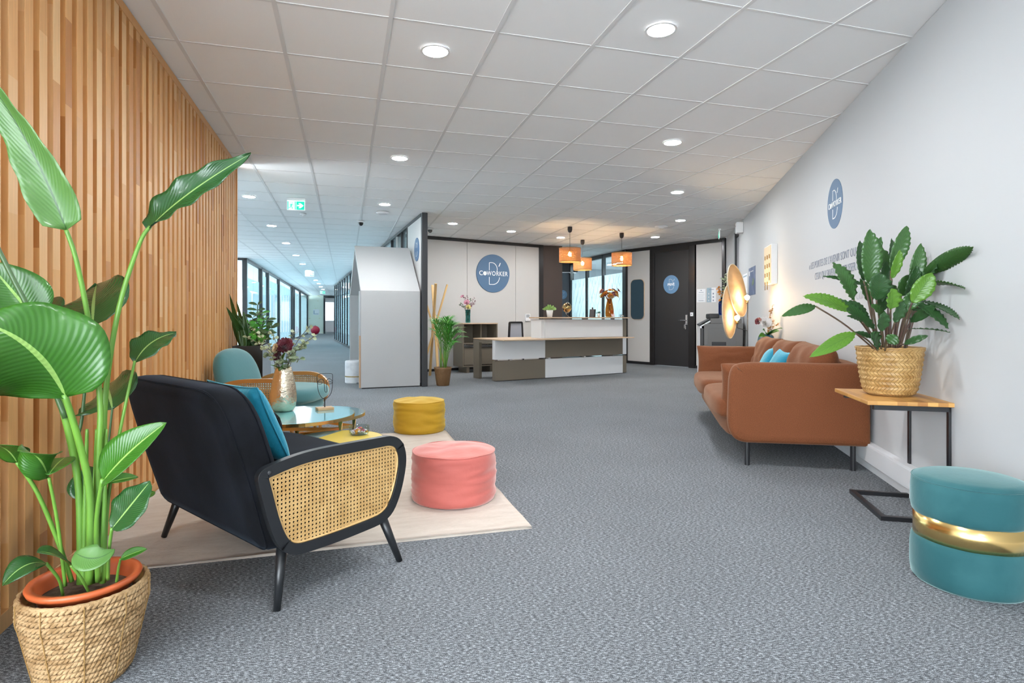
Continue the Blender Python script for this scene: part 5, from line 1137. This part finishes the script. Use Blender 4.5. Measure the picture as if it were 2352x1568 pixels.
WLv = [ # leaf base px, tip px, depth of base / tip, width, tone
 ((1873,703),(1795,726),3.05,2.95,.040,0),((1955,714),(1844,680),3.12,3.0,.060,2),((1961,689),(1912,603),3.2,3.2,.085,0),((1988,656),(1890,634),3.25,3.2,.022,1),((2010,755),(1914,684),3.15,3.1,.055,1),((1980,739),(1945,725),3.1,3.0,.02,1),((1964,765),(1859,820),3.05,2.95,.055,2),
 ((1984,645),(1975,553),3.35,3.4,.06,1),((1997,654),(1997,527),3.2,3.2,.085,0),((2010,590),(2023,544),3.4,3.4,.03,0),((2038,640),(2019,566),3.35,3.35,.07,0),((2046,621),(2083,518),3.25,3.25,.065,0),((2048,640),(2068,573),3.15,3.1,.04,2),((2046,625),(2048,547),3.4,3.4,.03,1),
 ((2095,665),(2115,559),3.2,3.2,.06,0),((2118,630),(2235,567),3.2,3.12,.065,0),((2110,660),(2160,596),3.35,3.4,.075,1),((2123,654),(2217,663),3.15,3.1,.05,0),((2109,689),(2204,733),3.2,3.12,.045,1),((2100,692),(2178,755),3.1,3.0,.055,1),((2085,755),(2182,763),3.15,3.1,.025,1),((2075,790),(2132,771),3.1,3.0,.03,1),((2060,700),(2161,733),3.2,3.1,.03,1),
 ((2046,711),(2049,662),3.0,2.98,.075,2),((2013,689),(2019,626),3.05,3.05,.10,1),((2095,695),(2142,626),3.05,3.0,.075,2),((2019,796),(1999,766),3.1,3.05,.075,1),((2039,787),(2060,770),3.0,2.97,.05,0),((2005,775),(1962,763),3.15,3.1,.025,1),((2070,680),(2090,630),3.25,3.25,.07,0),((2030,715),(2010,665),3.3,3.3,.06,1),((2062,690),(2030,650),3.4,3.4,.06,0),((2075,730),(2130,705),3.3,3.3,.05,1),((2000,700),(1975,640),3.35,3.38,.05,0),((2020,700),(2035,600),3.3,3.3,.06,1),((2085,700),(2105,610),3.2,3.15,.07,1),((2070,715),(2120,660),3.1,3.05,.06,0),((2035,735),(2000,700),3.1,3.0,.05,0),((2055,740),(2075,690),3.05,3.0,.05,1),((2025,760),(2030,715),3.05,3.0,.05,1),((2090,740),(2150,700),3.15,3.0,.04,1),((1995,730),(1950,690),3.2,3.15,.04,1)]
for i, (b0, t0, yb, yt, wdt, tone) in enumerate(WLv):
    yt = min(yt, 1.534/((t0[0]-CX)/F-.239)-.06); yb = min(yb, 1.534/((b0[0]-CX)/F-.239)-.08)
    b1 = at_Y(b0[0], b0[1], yb)-wp_.location; t1 = at_Y(t0[0], t0[1], yt)-wp_.location; rng = random.Random(i); g0 = Vector((max(-.07, min(.07, b1.x*.45)), max(-.06, min(.06, b1.y*.4)), .012))
    L_ = (t1-b1).length; st_ = MB().tube(spline([g0, g0.lerp(b1, .55)+Vector((0, 0, .02)), b1], 6), .0042, 6).build('stem', M['stempurple'], wp_, smooth=True)
    leaf(b1, t1, wdt*1.3, (rng.uniform(-.25, .25), -1, .45), 'leaf', M[('leaf_c','leaf_cd','leaf_cl')[tone]], wp_, bend=.08+.06*rng.random(), cup=.25, ripple=.055*wdt+.0018, rn=max(4, int(L_*36)), peak=.46, nl=max(18, int(L_*110)), nw=6, seed=i)

# ================================================================== TEAL STOOL WITH GOLD BAND
stl = thing('velvet_stool', 'round sage teal velvet stool with a wide gold band', 'stool', (1.838, 2.335, 0)); R0 = .198
def wob(sd): return lambda a, z, i: .0025*mnoise.noise(Vector((math.cos(a)*2+sd, math.sin(a)*2, z*14)))
MB().lathe([(R0*.93, 0), (R0*.985, .012), (R0*1.005, .05), (R0*1.005, .13), (R0*.985, .165), (R0*.94, .18), (.001, .181)], 64, fn=wob(1)).build('lower_drum', M['teal'], stl, smooth=True)
MB().lathe([(R0*.955, .165), (R0*.955, .275)], 64).build('gold_band', M['brass'], stl, smooth=True)
MB().lathe([(.001, .258), (R0*.94, .262), (R0*.985, .275), (R0*1.0, .30), (R0*1.0, .37), (R0*.985, .40), (R0*.955, .414), (R0*.8, .424), (R0*.4, .43), (.001, .431)], 64, fn=wob(5)).build('upper_cushion', M['teal'], stl, smooth=True)
MB().tube([(R0*.972*math.cos(i*2*PI/64), R0*.972*math.sin(i*2*PI/64), .409) for i in range(64)], .003, 5, closed=True).build('piping', M['teal'], stl, smooth=True)

# ================================================================== FLOOR LAMP WITH WOVEN DISCS
LY = 7.25; lx = (1717-CX)/F*LY; fl = thing('floor_lamp', 'floor lamp with two woven raffia discs and bare bulbs', 'lamp', (lx, LY, 0))
MB().lathe([(.13, 0), (.13, .012), (.02, .02), (.012, .03)], 28).build('base', M['black'], fl, smooth=True); MB().tube([(0, 0, .02), (0, 0, 1.27)], .008, 8).build('pole', M['black'], fl)
def rl(px, py, Y): return at_Y(px, py, Y)-fl.location
def wdisc(c, nrm, r, name):
    R_ = Vector((0, 0, 1)).rotation_difference(Vector(nrm).normalized()).to_matrix(); mb = MB().lathe([(.001, .012), (r*.5, .008), (r*.96, 0), (r, 0), (r, .006), (r*.96, .008), (r*.5, .016), (.001, .020)], 48)
    mb.v = [tuple(R_ @ Vector(v)+c) for v in mb.v]; o = mb.build(name, M['discshade'], fl, smooth=True)
    MB().tube([R_ @ Vector((r*math.cos(i*2*PI/60), r*math.sin(i*2*PI/60), .003))+c for i in range(60)], .008, 6, closed=True).build('rim', M['keyboard_wood'], o, smooth=True); return o
wdisc(rl(1693, 667, 7.35), (.78, -.62, .16), .335, 'woven_disc'); wdisc(rl(1675, 716, 7.15), (.825, -.565, .02), .325, 'woven_disc')
for k, (px, py, Y) in enumerate(((1716,683,7.25),(1693,730,7.08))):
    p = rl(px, py, Y); MB().lathe([(.001, -.03), (.018, -.025), (.03, 0), (.026, .018), (.001, .032)], 16, p).build('bulb', M['bulb2'], fl, smooth=True); MB().lathe([(.016, -.075), (.018, -.03)], 12, p).build('socket', M['brass'], fl, smooth=True)
    if k: MB().tube([p+Vector((0, 0, -.07)), (p.x, p.y, p.z-.12), (0, 0, p.z-.16)], .006, 6).build('branch', M['black'], fl)
    else: MB().tube([p+Vector((0, 0, -.07)), (0, 0, 1.25)], .006, 6).build('branch', M['black'], fl)

# ================================================================== COPIER, BOTTLE, VASES
CPo = Vector((3.075, 9.50, 0)); cx_ = Vector((.9726, -.2325, 0)); cpr = thing('copier', 'tall grey office copier between the black door and the floor lamp', 'copier', CPo, ang_of(cx_))
CW, CDp = .66, .60
bx(cpr, 'lower_body', M['copier'], .03, CW, 0, CDp, .06, .62, .008); bx(cpr, 'upper_body', M['copier'], .06, CW, 0, CDp, .62, .98, .008); bx(cpr, 'front_strip', M['copierwhite'], 0, .03, .0, CDp, .08, .93, .006); MB().prism([(.0, .93), (.03, .93), (.16, 1.0), (.16, 1.03)], .0, CDp).build('front_slope', M['copierwhite'], cpr, bevel=.003)
MB().prism([(-.01, .945), (.15, 1.035), (.16, 1.055), (-.01, .965)], .04, CDp-.04).build('control_panel', M['copierdark'], cpr, bevel=.004); bx(cpr, 'scanner_body', M['copier'], .16, CW-.02, 0, CDp, .98, 1.06, .006); bx(cpr, 'document_feeder', M['copierdark'], .14, .30, .02, CDp-.02, 1.06, 1.14, .015); MB().prism([(.24, 1.06), (CW-.04, 1.06), (CW-.04, 1.10), (.30, 1.115)], .03, CDp-.03).build('feeder_tray', M['copier'], cpr, bevel=.004)
bx(cpr, 'side_door', M['copier'], .12, CW-.10, -.006, 0, .50, .90, .004); bx(cpr, 'door_handle', M['copierdark'], .18, .40, -.012, -.006, .62, .68, .006); bx(cpr, 'corner_guard', M['copierdark'], .0, .05, -.004, .0, .08, .9)
for x in (.06, CW-.09):
    for y in (.04, CDp-.08): bx(cpr, 'castor', M['copierdark'], x, x+.05, y, y+.04, 0, .06)
bt = CPo+cx_*.42+Vector((.2325, .9726, 0))*.3; bt = Vector((bt.x, bt.y, 1.1005)); s_ = (1659-CX)/F; blb = thing('bottle_vase', 'blue glass bottle vase on top of the copier', 'vase', (s_*9.66, 9.66, 1.112)); MB().lathe([(.001, .002), (.058, .002), (.06, .03), (.06, .20), (.05, .235), (.024, .255), (.022, .30), (.018, .30), (.02, .25), (.054, .2), (.054, .03), (.001, .01)], 24).build('body', M['bottleblue'], blb, smooth=True)
cb2 = thing('leaf_bouquet', 'eucalyptus and orange sprigs in the blue bottle', 'flowers', blb.location+Vector((0, 0, .28)))
for i, (px, py) in enumerate(((1668,630),(1663,640),(1672,645),(1648,660),(1655,668),(1668,660),(1675,636))):
    e2 = at_Y(px, py, 9.62)-cb2.location; lm = MB(); sm = MB(); sprig(lm, sm, [(0,0,-.2), e2*.4, e2], 7, .05, .06, seed=i+90); s2 = sm.build('sprig_stem', M['twig'], cb2); lo = lm.build('leaves', M['petalorange' if i in (3, 4) else ('euca' if i % 2 else 'eucapale')], s2); lo['kind'] = 'stuff'
cv = Vector(((1766-CX)/F*7.02, 7.02, 0)); ctb = thing('corner_table', 'small round black table tucked between sofa and wall', 'table', (cv.x-.04, cv.y+.02, 0)); MB().prism(circ(.11, 32), .58, .60, 'z').build('top', M['black'], ctb); MB().lathe([(.012, .02), (.012, .58)], 12).build('post', M['black'], ctb); MB().lathe([(.10, 0), (.10, .012), (.012, .02)], 28).build('foot', M['black'], ctb)
bv = thing('vase', 'round petrol blue ceramic vase behind the rust sofa', 'vase', (cv.x-.025, cv.y+.02, .60)); MB().lathe([(.06, 0), (.088, .03), (.097, .10), (.097, .19), (.085, .245), (.065, .268), (.06, .268), (.08, .24), (.09, .18), (.09, .05), (.001, .02)], 32).build('body', M['ceramicblue'], bv, smooth=True)
fb2 = thing('flower_bouquet', 'white and burgundy bouquet in the petrol blue vase', 'flowers', bv.location+Vector((0, 0, .25)))
def r2(px, py, Y=6.95):
    Y = min(Y, 1.534/((px-CX)/F-.239)-.05); return at_Y(px, py, Y)-fb2.location
petal_flower(MB(), r2(1758, 741, 6.92), .075, (-.1, -.85, .4), 5, 9, seed=31).build('white_blossom', M['petalwhite'], fb2, smooth=True); petal_flower(MB(), r2(1743, 738, 6.95), .05, (-.8, -.5, .3), 4, 8, seed=32).build('burgundy_blossom', M['petalred'], fb2, smooth=True)
for i, (px, py) in enumerate(((1775,700),(1771,712),(1779,735),(1788,742),(1773,750))):
    lm = MB(); sm = MB(); e2 = r2(px, py); sprig(lm, sm, [(0,0,-.18), e2*.45, e2], 11, .020, .026, seed=i+120); s2 = sm.build('sprig_stem', M['dried'], fb2); lo = lm.build('buds', M['dried'], s2); lo['kind'] = 'stuff'
for px, py in ((1743,773),(1797,754),(1752,757),(1790,760)): leaf((0, 0, 0), r2(px, py, min(6.9, 1.534/((px-CX)/F-.239)-.08)), .07, (0, -.8, .6), 'leaf', M['leaf_pl'], fb2, bend=.25, nl=8, nw=4)
# frames on the white wall
def right_panel(name, label, cat, p0, p1, y0, y1, dep, m): 
    s0, s1 = hit(RA, RB, p0), hit(RA, RB, p1); t = thing(name, label, cat, wr_.location.copy(), wr_.rotation_euler.z); z1_, z0_ = zat(RA, RB, s0, y0), zat(RA, RB, s0, y1); bx(t, 'sheet', M[m], s0, s1, -dep, -.001, z0_, z1_, .001 if dep < .02 else .004); return t, s0, s1, z0_, z1_
t, s0, s1, z0_, z1_ = right_panel('poster', 'navy blue poster on the white wall beside the white sheet', 'poster', 1720.5, 1735.5, 617, 679, .006, 'poster'); bx(t, 'heading', M['inkpale'], s0+.18, s1-.14, -.008, -.006, z1_-.07, z1_-.055); bx(t, 'emblem', M['paper'], s0+.05, s0+.12, -.008, -.006, z1_-.12, z1_-.05)
MB().prism(circ(.05, 14, s1-.16, z0_+.20), -.008, -.006).prism(circ(.035, 12, s1-.23, z0_+.17), -.008, -.006).build('flower_print', M['euca'], t)
t, s0, s1, z0_, z1_ = right_panel('poster', 'pale printed sheet on the white wall behind the woven disc', 'poster', 1707.5, 1717, 631, 676, .006, 'paper'); bx(t, 'frame_line', M['paperblue'], s0+.03, s1-.03, -.008, -.006, z1_-.05, z1_-.03)
t, s0, s1, z0_, z1_ = right_panel('key_cabinet', 'wall mounted key cabinet with a pale wood face and hanging keys', 'cabinet', 1769, 1786, 569, 656, .07, 'plaster')
bx(t, 'wood_face', M['keyboard_wood'], s0+.01, s1-.01, -.075, -.07, z0_+.01, z1_-.01)
for k in range(11): kx = s0+(s1-s0)*(.2+.3*(k % 3)); kz = z1_-.12-.11*(k//3); bx(t, 'key', M['gold_rose'], kx, kx+.03, -.082, -.075, kz-.05-(.05 if k > 7 else 0), kz)

# ================================================================== STRELITZIA IN A JUTE BASKET
BP = Vector((-1.262, 1.72, 0)); jb = thing('jute_basket', 'braided jute basket holding the bird of paradise plant', 'basket', BP)
def jr(z): return .108+.040*min(1, z/.19)+(.006 if z > .205 else 0)-.018*max(0, 1-z/.03)**2
mb = MB(); rows = 17; hh = .268/rows; per = 70
MB().lathe([(.09, .002)]+[(jr(.268*i/16)-.006, .268*i/16) for i in range(17)]+[(jr(.2)-.012, .2), (.001, .19)], 64).build('liner', M['bamboodark'], jb, smooth=True)
per = 34; seg_ = 6*per
for r_ in range(rows):
    mb = MB(); z0 = (r_+.5)*hh; rr = jr(z0); rng = random.Random(r_); sl = .004*math.sin(r_*1.7)
    for k in range(2):
        pts = []
        for i in range(seg_):
            a = i*2*PI/seg_; t = a*per+k*PI+r_*1.1; w1 = .9+.25*mnoise.noise(Vector((math.cos(a)*8, math.sin(a)*8, r_)))
            pts.append(((rr+.0042*math.cos(t)*w1+.001)*math.cos(a), (rr+.0042*math.cos(t)*w1+.001)*math.sin(a), z0+.0052*math.sin(t)*w1+sl*math.sin(a*2+r_)*.4))
        mb.tube(pts, .0056, 5, closed=True)
    mb.build('jute_rope', M['jute'], jb, smooth=True)
MB().lathe([(jr(.262)+.004, .262), (jr(.268)+.005, .270), (jr(.268), .275), (jr(.268)-.006, .272), (jr(.25)-.010, .235), (.001, .22)], 96, fn=lambda a, z, i: .003*math.sin(a*36+z*60) if i < 3 else 0, caps=False).build('rim', M['jute'], jb, smooth=True)
for k in range(10):
    a = k*2*PI/10+.3; MB().tube([((jr(z)+.0095)*math.cos(a), (jr(z)+.0095)*math.sin(a), z) for z in [.268*i/14 for i in range(15)]], .0014, 5).build('binding_cord', M['bamboodark'], jb)
sp = thing('bird_of_paradise_plant', 'tall bird of paradise plant with broad glossy leaves in a terracotta pot', 'plant', BP+Vector((0, 0, .226)))
MB().lathe([(.10, .0), (.128, .05), (.139, .052), (.143, .062), (.139, .069), (.123, .066), (.118, .05), (.112, .02), (.10, .012)], 56).build('pot', M['terracotta'], sp, smooth=True)
MB().lathe([(.116, .012), (.116, .022), (.08, .03), (.04, .026), (.001, .03)], 40, fn=lambda a, z, i: 0).build('soil', M['soil'], sp, smooth=True)
def rp(px, py, Y): return at_Y(px, py, Y)-sp.location
def stem(pts, r0, r1, m='stem'):
    pts = spline([rp(*p) for p in pts], 6); n = len(pts); r0 *= .8; return MB().tube(pts, [r0+(r1-r0)*i/(n-1) for i in range(n)], 9).build('stem', M[m], sp, smooth=True)
def lf(b, t, w, n, m='leaf_s', c=None, **k): return leaf(rp(*b), rp(*t), w, n, 'leaf', M[m], sp, ctrl=rp(*c) if c else None, **k)
stem([(215,1335,1.72),(226,1050,1.70),(230,919,1.70),(205,745,1.68),(176,600,1.64),(152,528,1.62)], .012, .0055)
lf((152,528,1.62), (-80,110,1.50), .112, (.40,-.85,.25), 'leaf_sp', (80,320,1.56), cup=.45, peak=.20, nl=24, nw=10, ripple=.004, rn=5, roll=-1.0)
stem([(228,1335,1.73),(236,1050,1.73),(245,880,1.74),(275,700,1.76),(320,560,1.80),(345,520,1.82)], .012, .0055)
lf((340,527,1.82), (577,352,1.95), .115, (-.35,-.75,.55), 'leaf_sd', (410,448,1.88), cup=.35, peak=.35, nl=26, nw=10, ripple=.008, rn=4, roll=.9)
lf((213,748,1.86), (222,652,2.02), .255, (.0,-.93,.35), 'leaf_sd', (212,690,1.87), cup=.10, peak=.45, nl=16, nw=10, ripple=.006, rn=3)
stem([(195,1330,1.76),(178,1046,1.78),(188,960,1.80),(200,850,1.83),(213,745,1.86)], .007, .004, 'stemdark')
lf((310,832,1.80), (405,764,1.92), .115, (-.15,-.93,.35), 'leaf_sd', (338,775,1.82), cup=.12, peak=.45, nl=16, nw=10, ripple=.005, rn=3)
stem([(238,1335,1.74),(248,1150,1.75),(270,1020,1.77),(290,920,1.78),(310,828,1.80)], .007, .004)
lf((150,912,1.60), (-60,735,1.42), .30, (.15,-.8,.6), 'leaf_s', (95,775,1.50), cup=.10, peak=.36, nl=22, nw=12, ripple=.006, rn=3)
stem([(205,1340,1.70),(207,1140,1.68),(180,1010,1.64),(148,905,1.60)], .014, .008)
stem([(185,1340,1.72),(182,1130,1.72),(160,1000,1.70),(135,905,1.68)], .013, .010)
lf((82,735,1.66), (-30,600,1.62), .16, (.3,-.8,.5), 'leaf_s', (40,680,1.64), cup=.25, peak=.4, nl=14, nw=8)
stem([(150,960,1.68),(100,830,1.66),(70,722,1.62),(30,640,1.60),(-30,520,1.58)], .009, .006, 'stemdark')
lf((115,742,1.90), (98,700,2.0), .135, (0,-.9,.4), 'leaf_sd', (108,715,1.91), cup=.12, peak=.45)
lf((258,940,1.80), (246,884,1.95), .205, (.0,-.88,.45), 'leaf_sd', (252,905,1.81), cup=.14, peak=.45, ripple=.005, rn=3)
stem([(232,1330,1.76),(240,1150,1.78),(248,1035,1.79),(258,936,1.80)], .005, .003, 'stemdark')
lf((236,1105,1.62), (382,970,1.66), .135, (-.55,-.75,.5), 'leaf_s', (290,1035,1.62), cup=.35, peak=.30, nl=20, nw=10, roll=.5)
stem([(225,1335,1.70),(222,1200,1.66),(236,1100,1.62)], .009, .006)
lf((256,1215,1.55), (345,1105,1.60), .115, (-.2,-.85,.5), 'leaf_sd', (300,1160,1.56), cup=.08, peak=.45, nl=16, nw=10, ripple=.003, rn=3)
stem([(248,1330,1.66),(250,1270,1.60),(257,1213,1.55)], .006, .004)
lf((110,1097,1.62), (40,1035,1.50), .10, (.1,-.6,.8), 'leaf_s', (95,1030,1.55), cup=.25, peak=.42)
stem([(150,1345,1.68),(132,1200,1.65),(112,1096,1.62)], .006, .004)
lf((150,1050,1.70), (112,1090,1.60), .09, (.1,-.5,.85), 'leaf_s', cup=.2, peak=.5)
lf((40,1063,1.60), (-25,1020,1.5), .085, (.1,-.5,.85), 'leaf_s', (20,1020,1.55), cup=.25)
stem([(165,1335,1.70),(130,1235,1.67),(85,1130,1.63),(38,1060,1.60)], .008, .005)
lf((106,1293,1.58), (5,1345,1.50), .075, (.05,-.6,.8), 'leaf_sd', (55,1280,1.52), cup=.15, peak=.5)
stem([(145,1370,1.66),(135,1330,1.62),(106,1293,1.58)], .005, .004)
lf((165,1300,1.62), (85,1268,1.52), .075, (.1,-.5,.85), 'leaf_sd', (125,1262,1.56), cup=.2)
stem([(205,1360,1.66),(185,1325,1.62),(163,1298,1.60)], .005, .004)
lf((172,1268,1.55), (264,1260,1.57), .07, (0,-.75,.65), 'leaf_sp', (215,1300,1.52), cup=.2)
lf((277,1283,1.66), (338,1260,1.68), .035, (0,-.6,.8), 'leaf_s', cup=.3)
stem([(268,1335,1.70),(272,1305,1.68),(277,1283,1.66)], .005, .003)
lf((250,1108,1.74), (318,1095,1.80), .05, (0,-.5,.85), 'leaf_s', cup=.3)
lf((200,1150,1.78), (205,1070,1.84), .10, (.3,-.8,.3), 'leaf_sd', cup=.2)
lf((330,1145,1.86), (355,1128,1.9), .04, (0,-.7,.6), 'leaf_s', cup=.3)
for a in ((192,1340),(236,1338),(214,1338)): stem([(a[0],a[1],1.72),(a[0]+3,1200,1.72),(a[0]+6,1060,1.72),(a[0]+8,985,1.72)], .011, .004)
